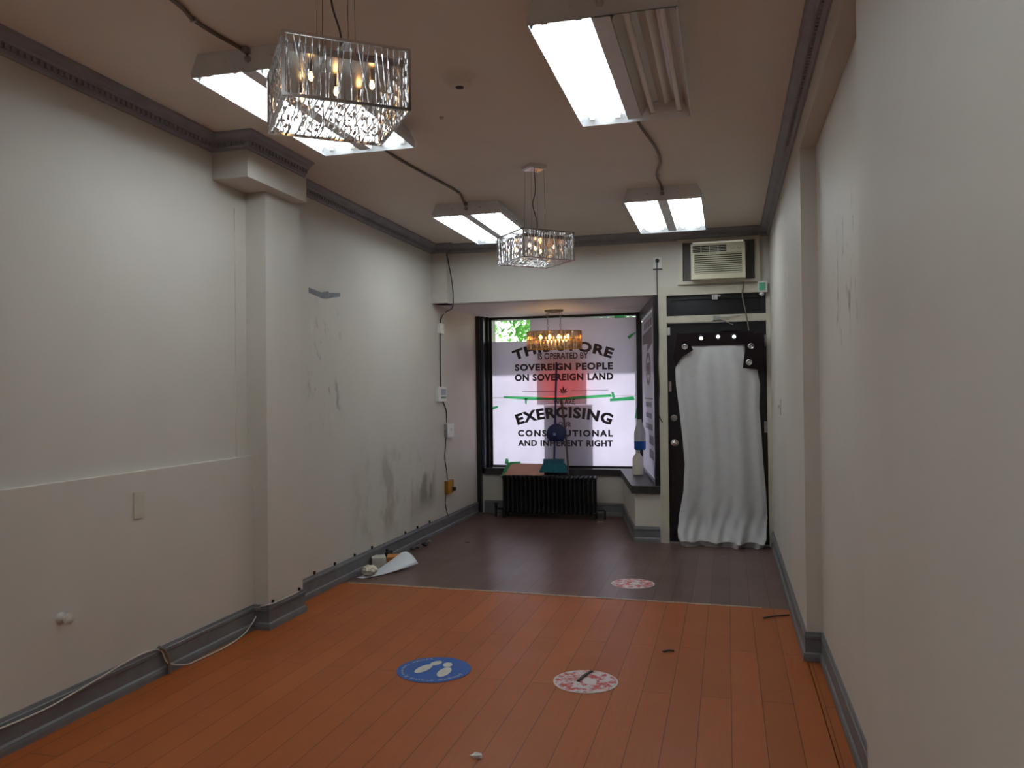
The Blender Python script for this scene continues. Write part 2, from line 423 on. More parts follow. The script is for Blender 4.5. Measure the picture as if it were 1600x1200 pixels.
# side window in the splayed return
A, B = Vector((-.632, 7.575)), Vector((-.925, 9.20)); D = (B-A).normalized(); Nn = Vector((D.y, -D.x))
def sp(t, n, z): p = A + (B-A)*t + Nn*n; return Vector((p.x, p.y, z))
w2 = structroot('window_2', (-.78, 8.4, .52), 'splayed side window with black frame')
mb = MB()
def sbar(t0, t1, z0, z1, n0=-.02, n1=.06):
    mb.slab([sp(t0, n0, z0), sp(t1, n0, z0), sp(t1, n0, z1), sp(t0, n0, z1)], (Nn.x*(n1-n0), Nn.y*(n1-n0), 0))
sbar(-.012, .035, .52, ZH); sbar(.035, 1.0, 2.18, ZH); sbar(.035, 1, .52, .545)
part('window_frame', mb, m_black, w2)
mb = MB().slab([sp(.02, .03, .53), sp(1, .03, .53), sp(1, .03, 2.2), sp(.02, .03, 2.2)], (Nn.x*.006, Nn.y*.006, 0))
part('pane', mb, m_glass, w2)

# ------------------------------------------------------------------ lettering
def textmesh(body, w, h, bold=.02, space=1.0):
    cu = bpy.data.curves.new('t', 'FONT'); cu.body = body; cu.size = 1; cu.offset = bold; cu.space_character = space; cu.resolution_u = 3
    ob = bpy.data.objects.new('t', cu); C.objects.link(ob)
    dg = bpy.context.evaluated_depsgraph_get(); dg.update()
    me = bpy.data.meshes.new_from_object(ob.evaluated_get(dg))
    vs = [v.co.copy() for v in me.vertices]; fs = [tuple(p.vertices) for p in me.polygons]
    C.objects.unlink(ob); bpy.data.objects.remove(ob); bpy.data.curves.remove(cu); bpy.data.meshes.remove(me)
    x0, x1 = min(v.x for v in vs), max(v.x for v in vs); y0, y1 = min(v.y for v in vs), max(v.y for v in vs)
    return [((v.x-x0)/(x1-x0)*w - w/2, (v.y-y0)/(y1-y0)*h) for v in vs], fs
YT = 9.168
def line(parent, body, x0, x1, z0, z1, bold=.048, arc=None, name='lettering'):
    pts, fs = textmesh(body, x1-x0, z1-z0, bold, 1.0 if bold < .03 else 1.3 if body == 'CONSTITUTIONAL' else 1.12); cx = (x0+x1)/2; mb = MB(); vs = []
    for (x, y) in pts:
        if arc:
            t = x/arc; vs.append((cx+(arc+y)*math.sin(t), YT, z0+(arc+y)*math.cos(t)-arc))
        else: vs.append((cx+x, YT, z0+y))
    # one part per word: faces are gathered into words by the gaps between them
    iv = sorted((min(vs[i][0] for i in f), max(vs[i][0] for i in f), f) for f in fs)
    words = []; end = -1e9
    for a, b, f in iv:
        if a-end > (z1-z0)*.40: words.append([])
        words[-1].append(f); end = max(end, b)
    for w in words:
        ids = sorted({i for f in w for i in f}); k = {i: j for j, i in enumerate(ids)}
        part(name, MB()._add([vs[i] for i in ids], [[k[i] for i in f] for f in w]), m_letter, parent)
YBN = 9.172
bu = thing('window_banner', 'upper white banner sheet in the shop window lettered SOVEREIGN PEOPLE', 'banner', (-1.82, YBN, 1.345))
poly = [(-2.665, 1.335), (-.976, 1.345), (-.972, 2.225), (-2.205, 2.245), (-2.205, 1.985), (-2.665, 1.99)]
part('sheet', MB().slab([(x, YBN, z) for x, z in poly], (0, .002, 0)), m_banner, bu)
line(bu, 'THIS STORE', -2.40, -1.25, 1.865, 1.985, .045, 1.6)
line(bu, 'IS OPERATED BY', -2.112, -1.525, 1.772, 1.845, .018)
line(bu, 'SOVEREIGN PEOPLE', -2.39, -1.243, 1.642, 1.724)
line(bu, 'ON SOVEREIGN LAND', -2.392, -1.24, 1.523, 1.605)
mb = MB()
for ang, ln in ((0, .085), (40, .068), (-40, .068), (72, .055), (-72, .055), (100, .03), (-100, .03)):
    a = math.radians(ang); d = Vector((math.sin(a), math.cos(a))); q = Vector((d.y, -d.x)); o = Vector((-1.818, 1.385))
    pts = [o, o+d*ln*.5+q*ln*.13, o+d*ln, o+d*ln*.5-q*ln*.13]
    mb.slab([(p.x, YT, p.y) for p in pts], (0, .001, 0))
mb.box(-1.82, -1.816, YT, YT+.001, 1.362, 1.39)
part('leaf_emblem', mb, m_letter, bu)
mb = MB().box(-2.30, -1.91, YT, YT+.001, 1.40, 1.405).box(-1.73, -1.30, YT, YT+.001, 1.405, 1.41)
part('rule', mb, m_letter, bu)
bl = thing('window_banner', 'lower white banner sheet in the shop window lettered EXERCISING', 'banner', (-1.82, YBN, .545))
part('sheet', MB().slab([(-2.675, YBN, .548), (-.985, YBN, .548), (-.978, YBN, 1.34), (-2.665, YBN, 1.33)], (0, .002, 0)), m_banner, bl)
line(bl, 'WE ARE', -1.937, -1.682, 1.248, 1.308, .014)
line(bl, 'EXERCISING', -2.37, -1.27, 1.095, 1.225, .045, 1.75)
line(bl, 'OUR', -1.88, -1.73, .99, 1.05, .014)
line(bl, 'CONSTITUTIONAL', -2.362, -1.253, .88, .957)
line(bl, 'AND INHERENT RIGHT', -2.363, -1.254, .769, .84, .044)
# sheets stuck to the street side of the glass
mb = MB().box(-2.115, -1.535, 9.262, 9.265, 1.325, 1.86)
mb.m = 1; mb.f = []; mb.mi = []; mb.v = []
mb.m = 0; mb.box(-2.115, -1.535, 9.262, 9.265, 1.325, 1.625); mb.m = 1; mb.box(-2.115, -1.535, 9.262, 9.265, 1.625, 1.86)
solo('red_poster', mb, [m_redp, cloth_mat('grey_pink_poster', srgb(200, 160, 172), .6, .6)], 'red poster stuck outside the glass behind the upper banner', 'poster', (-1.82, 9.262, 1.325))  # two tones: red in the lower part, grey-pink above
mb = MB().box(-2.035, -1.472, 9.262, 9.265, .545, 1.318)
solo('grey_poster', mb, m_greyp, 'grey poster stuck outside the glass behind the lower banner', 'poster', (-1.75, 9.262, .545))
# green tape
def tape(label, strips):
    mb = MB()
    for pts in strips: mb.slab(pts, (0, -.0015, 0))
    c = Vector(strips[0][0]); solo('green_tape', mb, m_tape, label, 'tape', tuple(c), 'green tape on the window banners')
yt = 9.165
def q4(*uv): return [at(u, v, y=yt) for u, v in uv]
tape('long green tape strip along the seam between the two banner sheets', [q4((787, 619), (870, 621), (955, 616), (956, 620), (880, 625), (828, 625), (787, 622))])
tape('second shorter green tape strip at the right end of the banner seam', [q4((953, 623), (990, 619), (992, 625), (953, 627))])
tape('small green tape tab standing across the seam tape near its right end', [q4((955, 612), (959, 613), (961, 622), (957, 622))])
tape('small green tape tab hanging below the seam tape near its left end', [q4((820, 622), (824, 622), (822.5, 632), (820.5, 630))])
tape('green tape tab on the left edge of the lower banner', [q4((769, 636), (778, 634), (778, 637), (770, 640))])
tape('green tape piece on the top edge of the upper banner', [q4((960, 493.5), (976, 492.5), (976, 496.5), (960, 497))])
tape('slanted green tape piece near the upper right edge of the banner', [q4((980, 526), (990, 520), (994, 519), (983, 530))])
tape('green tape strip peeling off the right edge of the lower banner', [q4((995, 634), (999, 634), (996, 653), (992, 654))])

# banner in the side window
bs = thing('window_banner', 'pale banner hung in the narrow side window', 'banner', tuple(sp(.5, 0, .545)))
def sq(t0, t1, z0, z1, n=.005, th=.002, dz=0): return [sp(t0, n, z0), sp(t1, n, z0+dz), sp(t1, n, z1+dz), sp(t0, n, z1)]
part('sheet', MB().slab(sq(.04, .985, .548, 2.16), (Nn.x*.002, Nn.y*.002, 0)), m_sbanner, bs)
mb = MB().slab([sp(.2, .002, 1.86), sp(.55, .002, 1.80), sp(.55, .002, 1.88), sp(.9, .002, 1.9), sp(.9, .002, 2.0), sp(.22, .002, 2.02)], (Nn.x*.001, Nn.y*.001, 0))
for k in range(4): mb.slab(sq(.25+.14*k, .34+.14*k, 2.04, 2.11, .002), (Nn.x*.001, Nn.y*.001, 0))
part('printed_flag', mb, m_letters, bs)
mb = MB(); c, z0 = .5, 1.62
for k in range(20):
    a, b = 2*PI*k/20, 2*PI*(k+1)/20
    P = lambda t, r: sp(c+.17*r*math.cos(t), .002, z0+.17*r*math.sin(t))
    mb._add([P(a, 1), P(b, 1), P(b, .72), P(a, .72)], [(0, 1, 2, 3)])
mb.slab(sq(.42, .58, 1.56, 1.68, .002), (Nn.x*.001, Nn.y*.001, 0))
part('emblem', mb, mat('brown_print', srgb(120, 92, 96), .6), bs)
for z, t0, t1, h in ((1.31, .22, .8, .012), (1.23, .3, .72, .05), (1.12, .3, .7, .05), (1.0, .26, .74, .06), (.86, .2, .5, .09), (.72, .2, .48, .09)):
    k = t0; mb = MB()
    while k < t1-.02:
        mb.slab(sq(k, min(k+.045, t1), z, z+h, .002), (Nn.x*.001, Nn.y*.001, 0)); k += .06 if h > .02 else .045
    part('lettering', mb, m_letters, bs)

# ------------------------------------------------------------------ door, transom, curtain
YD = 7.585
d1 = structroot('door_1', (-.09, YD, 0), 'black shop door with glass, partly hidden by a curtain')
mb = MB().box(-.5245, -.37, YD, YD+.045, .012, 2.008).box(.2, .3445, YD, YD+.045, .012, 2.008).box(-.37, .2, YD, YD+.045, .012, .32).box(-.37, .2, YD, YD+.045, 1.90, 2.008)
part('door_leaf', mb, m_black, d1)
part('pane', MB().box(-.375, .205, YD+.018, YD+.024, .315, 1.905), m_glass, d1)
k = at(1054, 692, y=YD)
mb = MB().lathe([(.034, 0), (.034, -.006), (.014, -.01), (.013, -.03), (.027, -.04), (.031, -.055), (.026, -.068), (.006, -.074)], (k.x, YD, k.z), 20, 'y')
part('door_knob', mb, m_chrome, d1, 'round chrome knob', smooth=True)
k = at(1053, 653, y=YD)
mb = MB().lathe([(.03, 0), (.03, -.008), (.024, -.014), (.006, -.015)], (k.x, YD, k.z), 18, 'y').box(k.x-.006, k.x+.006, YD-.03, YD-.012, k.z-.018, k.z+.018)
part('deadbolt', mb, m_steel, d1, 'round steel thumb-turn', smooth=True)
k = at(1047, 604, y=YD)
part('latch', MB().box(k.x-.012, k.x+.012, YD-.012, YD, k.z-.045, k.z+.045).box(k.x-.008, k.x+.008, YD-.024, YD-.012, k.z-.02, k.z+.02), m_steel, d1, 'small steel latch')
for uv in ((1194, 532), (1198, 667)):
    k = at(*uv, y=YD)
    part('hinge', MB().box(.318, .343, YD-.006, YD, k.z-.05, k.z+.05).tube([(.344, YD-.01, k.z-.05), (.344, YD-.01, k.z+.05)], .008), m_steel, d1, 'old steel hinge')
mb = MB().box(-.05, .13, YD-.05, YD, 1.925, 1.975)
part('door_closer', mb, m_black, d1, 'black closer body')
mb = MB().bar((.06, YD-.035, 1.98), (-.08, 7.50, 2.04), .014, .006).bar((-.08, 7.50, 2.04), (.13, 7.53, 2.06), .012, .006).box(-.11, -.05, 7.49, 7.535, 2.02, 2.06)
part('closer_arm', mb, m_steel, d1, 'steel closer arm')
struct('trim_8', MB().box(-.525, .345, 7.56, 7.72, -.02, .012), mat('aluminium_threshold', (.6, .6, .6), .3, 1, var=.1), 'aluminium door threshold')
t1 = structroot('window_3', (-.09, 7.6, 2.07), 'black painted transom window over the door')
mb = MB().box(-.525, .345, 7.575, 7.60, 2.072, 2.102).box(-.525, .345, 7.575, 7.60, 2.222, 2.262).box(-.525, -.485, 7.575, 7.60, 2.102, 2.222).box(.305, .345, 7.575, 7.60, 2.102, 2.222)
part('transom_frame', mb, m_black, t1)
part('transom_panel', MB().box(-.50, .32, 7.60, 7.63, 2.09, 2.24), mat('black_painted_glass', srgb(22, 23, 26), .2), t1)
k = at(1117, 463, y=7.57)
part('transom_latch', MB().box(k.x-.025, k.x+.025, 7.555, 7.575, k.z-.03, k.z+.02).box(k.x+.02, k.x+.05, 7.545, 7.575, k.z-.005, k.z+.01).tube([(k.x-.012, 7.548, k.z-.025), (k.x-.012, 7.548, k.z+.02)], .006), m_steel, t1, 'steel transom latch')

rows = [(534, 1079, 1166), (545, 1072, 1166), (559, 1064, 1172), (575, 1055, 1183), (600, 1056, 1188), (638, 1061, 1187), (680, 1066, 1190), (724, 1070, 1193), (768, 1068, 1197), (800, 1062, 1199), (828, 1057, 1199), (840, 1059, 1199), (849, 1066, 1195), (856, 1078, 1186)]
YCU = 7.535
zl = [(at(ul, v, y=YCU-.03), at(ur, v, y=YCU-.03)) for v, ul, ur in rows]
def edge(z, k):
    P = [p[k] for p in zl]
    if z >= P[0].z: return P[0].x
    for a, b in zip(P[:-1], P[1:]):
        if b.z <= z <= a.z: return b.x+(a.x-b.x)*(z-b.z)/(a.z-b.z)
    return P[-1].x
ct = thing('door_curtain', 'long white sheet curtain hung over the shop door', 'curtain', (-.06, YCU, 0))
def cur(s, t):
    # t 0 top .. 1 bottom
    z = 1.83*(1-t); b = max(0, (t-.86)/.14)
    x0, x1 = edge(z, 0), edge(z, 1)
    if b > 0: x0 += .012*math.sin(b*PI); x1 -= .01*math.sin(b*PI)
    amp = (.022+.022*t)*min(1, .12+t*9)
    f = math.sin(s*19+.8*math.sin(t*3))*.5+math.sin(s*33+1.3+t*1.5)*.28*(1-.4*t)+math.sin(s*9+2.2)*.55
    if t > .72: f += math.sin(s*46+t*26)*.5*(t-.72)/.28+math.sin(s*27-t*31)*.55*(t-.72)/.28
    y = YCU-.014-amp*(1+f*.62)
    if b > 0:
        y -= .10*b**1.5*(.7+.5*math.sin(s*11+.5)**2)
        z = z*(1-.25*b)+.010+.016*b*(1+math.sin(s*23+1))*math.sin(PI*min(1, b))
        if t > .985: z = .006; y += .05
    ed = min(s, 1-s)
    if ed < .06: y += (.06-ed)*.35*(1 if t < .85 else .4)
    return (x0+(x1-x0)*s, min(y, YCU+.03), max(z, .005))
mb = MB().grid(90, 90, cur)
o = part('sheet', mb, m_curtain, ct, smooth=True)
md = o.modifiers.new('thickness', 'SOLIDIFY'); md.thickness = .003
# black band with eyelets, folded flaps at both corners
yb = 7.505
holes = [at(1095.5, 528.5, y=yb), at(1122, 526, y=yb), at(1147, 526, y=yb)]
mb = MB(); N = 16
zt, zb = 1.91, 1.795; hx = [h.x for h in holes]
cuts = [-.43, (hx[0]+hx[1])/2, (hx[1]+hx[2])/2, .235]
for i, h in enumerate(holes):
    L, R, T, Bm = cuts[i], cuts[i+1], zt, zb; r = .021
    inn = []; out = []
    for k in range(N):
        a = 2*PI*k/N; c, s_ = math.cos(a), math.sin(a); inn.append((h.x+r*c, yb, h.z+r*s_))
        tx = ((R-h.x)/c if c > 0 else (L-h.x)/c) if abs(c) > 1e-6 else 1e9
        tz = ((T-h.z)/s_ if s_ > 0 else (Bm-h.z)/s_) if abs(s_) > 1e-6 else 1e9
        m_ = min(tx, tz); out.append((h.x+m_*c, yb, h.z+m_*s_))
    # add exact corners
    vs = inn+out+[(R, yb, T), (L, yb, T), (L, yb, Bm), (R, yb, Bm)]
    fs = []
    for k in range(N):
        k2 = (k+1) % N; fs.append((k, k2, N+k2, N+k))
        a, b = out[k], out[k2]
        if abs(a[0]-b[0]) > 1e-6 and abs(a[2]-b[2]) > 1e-6:
            cx_ = a[0] if a[0] in (L, R) or abs(a[0]-L) < 1e-6 or abs(a[0]-R) < 1e-6 else b[0]
            cz_ = a[2] if cx_ == b[0] else b[2]
            ci = 2*N+[(R, T), (L, T), (L, Bm), (R, Bm)].index(min(((R, T), (L, T), (L, Bm), (R, Bm)), key=lambda q: abs(q[0]-cx_)+abs(q[1]-cz_)))
            fs.append((N+k, N+k2, ci))
    mb._add(vs, fs)
p7 = lambda u, v, y=7.475: at(u, v, y=y)
def flap(pts): mb.slab(pts, (0, -.004, 0))
flap([p7(1058, 520), p7(1072, 526), p7(1078, 536), p7(1083, 547), p7(1066, 558), p7(1056, 571), p7(1052, 560)])
flap([p7(1163, 522), p7(1194, 520), p7(1196, 578), p7(1180, 577), p7(1160.5, 575), p7(1164, 548)])
bk = part('header_band', mb, m_blackcl, ct, 'black eyelet band folded at both corners')
def ring(c, r, y):
    m_ = MB(); pts = [(c.x+r*math.cos(a), y, c.z+r*math.sin(a)) for a in [2*PI*k/18 for k in range(19)]]
    m_.tube(pts, .0065, 6, False); return m_
for h in holes: part('eyelet', ring(h, .022, yb-.002), mat('dark_eyelet', srgb(60, 60, 80), .3, .8), bk)
for uv in ((1070, 542), (1173.5, 541), (1170.5, 566)):
    h = p7(*uv, y=7.468); m_ = ring(h, .021, 7.467)
    e = part('eyelet', m_, m_steel, bk, 'steel eyelet')
    part('eyelet_cloth', MB().lathe([(.013, 0), (.011, -.003)], (h.x, 7.4715, h.z), 16, 'y'), m_curtain, e, 'white cloth seen through the eyelet')

# ------------------------------------------------------------------ air conditioner
ac = thing('air_conditioner', 'cream window air conditioner in a panel over the door', 'air conditioner', (-.06, 7.45, 2.37))
mb = MB()
for (x0, x1, z0, z1) in ((-.42, .30, 2.735, 2.765), (-.42, -.375, 2.385, 2.735), (.255, .30, 2.385, 2.735), (-.42, .30, 2.355, 2.385)): mb.box(x0, x1, 7.53, 7.60, z0, z1)
part('frame', mb, m_cream, ac, 'cream wooden frame')
YA = 7.41
TL, TR, BL, BR = [at(u, v, y=YA) for u, v in ((1079, 382), (1164, 376.5), (1080, 438), (1165, 431.5))]
x0, x1, z0, z1 = (TL.x+BL.x)/2, (TR.x+BR.x)/2, (BL.z+BR.z)/2, (TL.z+TR.z)/2
mb = MB().box(x0, x1, YA+.02, 7.75, z0, z1)
part('cabinet', mb, m_cremepl, ac)
for (a, b, nm) in ((-.375, x0+.012, 0), (x1-.012, .255, 1)):
    mb = MB(); n = 8
    for i in range(n):
        u0 = a+(b-a)*i/n; u1 = a+(b-a)*(i+.5)/n; u2 = a+(b-a)*(i+1)/n
        mb.slab([(u0, 7.575, 2.385), (u1, 7.560, 2.385), (u1, 7.560, 2.735), (u0, 7.575, 2.735)], (0, .006, 0))
        mb.slab([(u1, 7.560, 2.385), (u2, 7.575, 2.385), (u2, 7.575, 2.735), (u1, 7.560, 2.735)], (0, .006, 0))
    part('side_panel', mb, mat('pleated_grey_vinyl', srgb(150, 148, 146), .5), ac, 'grey pleated side panel')
Wd, Hh = x1-x0, z1-z0
fp = MB()          # front face: rim, louvres, dark opening behind
gx0, gx1, gz0, gz1 = x0+.03, x1-.028, z0+.045, z0+Hh*.72
tx0, tx1, tz0, tz1 = x0+.016, x0+Wd*.66, z1-.078, z1-.018
fp.box(x0, x1, YA, YA+.02, z0, gz0).box(x0, x1, YA, YA+.02, gz1, tz0).box(x0, gx0, YA, YA+.02, gz0, gz1).box(gx1, x1, YA, YA+.02, gz0, gz1)
fp.box(x0, tx0, YA, YA+.02, tz0, z1).box(tx1, x1, YA, YA+.02, tz0, z1).box(tx0, tx1, YA, YA+.02, tz1, z1)
n = 10
for i in range(n):
    zc = gz0+(gz1-gz0)*(i+.5)/n; hh = (gz1-gz0)/n
    fp.slab([(gx0, YA+.002, zc-hh*.25), (gx1, YA+.002, zc-hh*.25), (gx1, YA+.010, zc+hh*.36), (gx0, YA+.010, zc+hh*.36)], (0, .004, 0))
fr = part('front_grille', fp, m_cremepl, ac)
part('logo_badge', MB().box((x0+x1)/2-.018, (x0+x1)/2+.018, YA-.001, YA+.001, gz1+.010, gz1+.018), m_greyd, fr, 'small dark badge')
vb = MB().box(tx0, tx1, YA+.019, YA+.021, tz0, tz1).box(gx0, gx1, YA+.019, YA+.021, gz0, gz1)
part('vent_opening', vb, mat('dark_vent', srgb(34, 30, 28), .7), ac, 'dark openings behind the louvres')
vg = MB()
for i in range(1, 4): xx = tx0+(tx1-tx0)*i/4; vg.box(xx-.002, xx+.002, YA+.002, YA+.018, tz0, tz1)
for i in range(1, 4): zz = tz0+(tz1-tz0)*i/4; vg.box(tx0, tx1, YA+.008, YA+.012, zz-.0018, zz+.0018)
part('vent_grille', vg, m_cremepl, ac, 'top outlet vanes')
for i in range(2):
    kx = tx1+(x1-tx1)*(.33+.36*i); kz = (tz0+tz1)/2+.004
    part('control_knob', MB().lathe([(.016, 0), (.014, -.012), (.004, -.013)], (kx, YA, kz), 16, 'y').box(kx-.002, kx+.002, YA-.016, YA-.010, kz-.013, kz+.013), m_cremepl, ac, smooth=True)
cord = smoothpath([(x1-.02, 7.56, z0-.005), (x1-.018, 7.515, 2.33), at(1160, 462, y=7.52), at(1166, 492, y=7.52), at(1170, 516, y=7.52)])
part('power_cord', MB().tube(cord, .006), m_cable, ac, 'grey power cord hanging down', smooth=True)

# ------------------------------------------------------------------ fluorescent fixtures
def make_fixture(label, lit=(1, 1)):
    t = thing('fluorescent_fixture', label, 'ceiling light', (0, 0, ZC), 'fluorescent fixtures on the ceiling')
    L, H, a, b = .595, .10, .245, .275
    mb = MB()
    vs = [(-a, -L, 0), (a, -L, 0), (a, L, 0), (-a, L, 0), (-b, -L, -.07), (b, -L, -.07), (b, L, -.07), (-b, L, -.07), (-b, -L, -H), (b, -L, -H), (b, L, -H), (-b, L, -H)]
    mb._add(vs, [(0, 1, 2, 3), (0, 4, 5, 1), (4, 8, 9, 5), (2, 6, 7, 3), (6, 10, 11, 7), (1, 5, 6, 2), (5, 9, 10, 6), (3, 7, 4, 0), (7, 11, 8, 4)])
    # inward bottom lips
    mb.box(-b, -b+.006, -L, L, -H, -H+.004).box(b-.006, b, -L, L, -H, -H+.004)
    for s in (-1, 1): mb.slab([(-b, s*L, -H), (b, s*L, -H), (b-.006, s*(L-.05), -.03), (-b+.006, s*(L-.05), -.03)], (0, 0, .003))
    hs = part('housing', mb, m_enamel, t, world=False)
    for s in (-1, 1):
        for xx in (-.11, .11): part('mounting_screw', MB().lathe([(.005, 0), (.004, .004*s)], (xx, s*L, -.045), 8, 'y'), m_chrome, hs, world=False)
    mb = MB().slab([(-.024, -L+.008, -.030), (-.034, -L+.008, -H+.001), (-.034, L-.045, -H+.001), (-.024, L-.045, -.030)], (.003, 0, 0))
    mb.slab([(.024, -L+.008, -.030), (.034, -L+.008, -H+.001), (.034, L-.045, -H+.001), (.024, L-.045, -.030)], (-.003, 0, 0)).box(-.034, .034, -L+.008, L-.045, -H, -H+.003)
    part('ballast_cover', mb, m_enamel, t, world=False)
    for s in (-1, 1):
        mb = MB(); pf = [(.036, -.096), (.060, -.030), (.115, -.024), (.150, -.045), (.185, -.024), (.235, -.030), (.270, -.096)]
        for (p, q) in zip(pf[:-1], pf[1:]):
            mb.slab([(s*p[0], -L+.05, p[1]), (s*q[0], -L+.05, q[1]), (s*q[0], L-.05, q[1]), (s*p[0], L-.05, p[1])], (0, 0, .002))
        part('reflector', mb, m_refl, t, world=False)
        on = lit[0] if s < 0 else lit[1]
        for xx in (.085, .215):
            tb = part('tube', MB().tube([(s*xx, -.545, -.068), (s*xx, .545, -.068)], .013, 12), m_tube if on else m_tubeoff, t, None if on else 'unlit tube', world=False, smooth=True)
            for e in (-1, 1): part('end_cap', MB().tube([(s*xx, e*.545, -.068), (s*xx, e*.56, -.068)], .0135, 12).box(s*xx-.012, s*xx+.012, e*.56-.006, e*.56+.006, -.085, -.03), m_white, tb, 'white lamp holder', world=False)
    part('cable_clamp', MB().lathe([(.014, 0), (.014, -.01), (.009, -.018)], (0, -L, -.05), 12, 'y').box(-.012, .012, -L-.03, -L, -.028, -.005), m_steel, t, 'steel cable clamp', world=False)
    return t
f1 = make_fixture('large lit four tube fluorescent fixture behind the near crystal pendant')
f1.location = (-1.92, 3.59, ZC)
f2 = dup(f1, (-1.905, 6.485, ZC), 'lit four tube fluorescent fixture beside the far crystal pendant')
f3 = dup(f1, (-.427, 6.455, ZC), 'lit four tube fluorescent fixture closest to the air conditioner')
f4 = make_fixture('large fluorescent fixture with only its left pair of tubes lit', (1, 0))
f4.location = (-.425, 3.51, ZC)

for (fx, fy, lb) in ((-1.915, .42, 'lit fluorescent fixture at the rear of the room nearer the left wall'), (-.425, .42, 'lit fluorescent fixture at the rear of the room nearer the right wall')):
    dup(f1, (fx, fy, ZC), lb)

# ------------------------------------------------------------------ rectangular crystal pendants
def make_pendant(label):
    t = thing('crystal_pendant', label, 'pendant light', (0, 0, 2.225), 'square crystal pendants')
    a, h, w = .18, .175, .008
    mb = MB()
    for z in (0, h):
        for s in (-1, 1):
            mb.box(-a-w/2, a+w/2, s*a-w/2, s*a+w/2, z-w/2, z+w/2); mb.box(s*a-w/2, s*a+w/2, -a, a, z-w/2, z+w/2)
    for sx in (-1, 1):
        for sy in (-1, 1): mb.box(sx*a-w/2, sx*a+w/2, sy*a-w/2, sy*a+w/2, 0, h)
    part('frame', mb, m_chrome, t, world=False)
    mb = MB().box(-a, a, -.012, .012, h-.004, h).box(-.012, .012, -a, a, h-.0045, h-.0005)
    part('cross_bar', mb, m_chrome, t, world=False)
    part('lamp_tray', MB().box(-a+.014, a-.014, -a+.014, a-.014, .128, .150), mat('mirror_plate', (.50, .46, .42), .22, 1), t, 'mirrored lamp tray', world=False)
    def strand(mb, p, q, r=.0017):
        p, q = Vector(p), Vector(q); n = 9; pts = []; d = (q-p)
        ph = random.uniform(0, 6)
        side = Vector((d.y, -d.x, 0)); side = side.normalized() if side.length > 1e-4 else Vector((1, 0, 0))
        for i in range(n+1):
            k = i/n; pts.append(p+d*k+side*.0016*math.sin(ph+k*26))
        mb.tube(pts, [r*(1.35 if i % 2 else .8) for i in range(n+1)], 4)
    for f in range(4):
        mb = MB(); R = Matrix.Rotation(f*PI/2, 3, 'Z'); n = 20
        for i in range(n):
            x = -a+.01+(2*a-.02)*i/(n-1)
            for lay in (0, 1):
                if lay and i % 2: continue
                x2 = x+random.uniform(-.034, .034) if lay == 0 else x+random.uniform(-.004, .004)
                x2 = max(-a+.006, min(a-.006, x2)); yy = -a+.002+.007*lay
                strand(mb, R @ Vector((x, yy, h-.004)), R @ Vector((x2, yy, .004)))
        part('crystal_curtain', mb, m_cryst, t, 'twisted crystal rods', world=False, kind='stuff')
    mb = MB(); n = 20
    for i in range(n):
        x = -a+.01+(2*a-.02)*i/(n-1)
        strand(mb, (x, -a+.004, .003), (max(-a+.006, min(a-.006, x+random.uniform(-.02, .02))), a-.004, .003), .0022)
    for i in range(90):
        x, y = random.uniform(-.16, .16), random.uniform(-.16, .16); mb.ico((x, y, .010), .0055, 1)
    part('crystal_base', mb, m_cryst, t, 'crystal rods and beads across the bottom', world=False, kind='stuff')
    for (x, y) in ((-.09, -.09), (.09, -.09), (-.09, .09), (.09, .09), (0, 0)):
        s = part('lamp_socket', MB().tube([(x, y, .128), (x, y, .104)], .009, 10), m_chrome, t, world=False)
        part('bulb', MB().ico((x, y, .092), .008, 2, (1, 1, 1.6)), m_bulb, s, 'glowing amber bulb', world=False, smooth=True)
    zt = ZC-2.225
    part('canopy', MB().box(-.06, .06, -.06, .06, zt-.022, zt).box(-.05, .05, -.05, .05, zt-.027, zt-.022), m_chrome, t, world=False)
    for sx in (-1, 1):
        for sy in (-1, 1): part('suspension_wire', MB().tube([(sx*.045, sy*.045, zt-.025), (sx*.05, sy*.05, h)], .0009, 5), m_cableb, t, world=False)
    wv = smoothpath([(0, 0, zt-.025), (.006, 0, zt-.16), (-.012, .004, zt-.25), (.016, 0, zt-.36), (.01, 0, h)], 5)
    part('power_cord', MB().tube(wv, .003, 6), m_cableb, t, 'dark power cord', world=False)
    return t
p1 = make_pendant('square crystal pendant nearest the camera in front of a big fixture')
p1.location = (-1.143, 2.257, 2.225); p1.rotation_euler = (0, 0, math.radians(37.8))
dup(p1, (-1.18, 5.08, 2.225), 'square crystal pendant further back hanging in front of the header', math.radians(41.8))

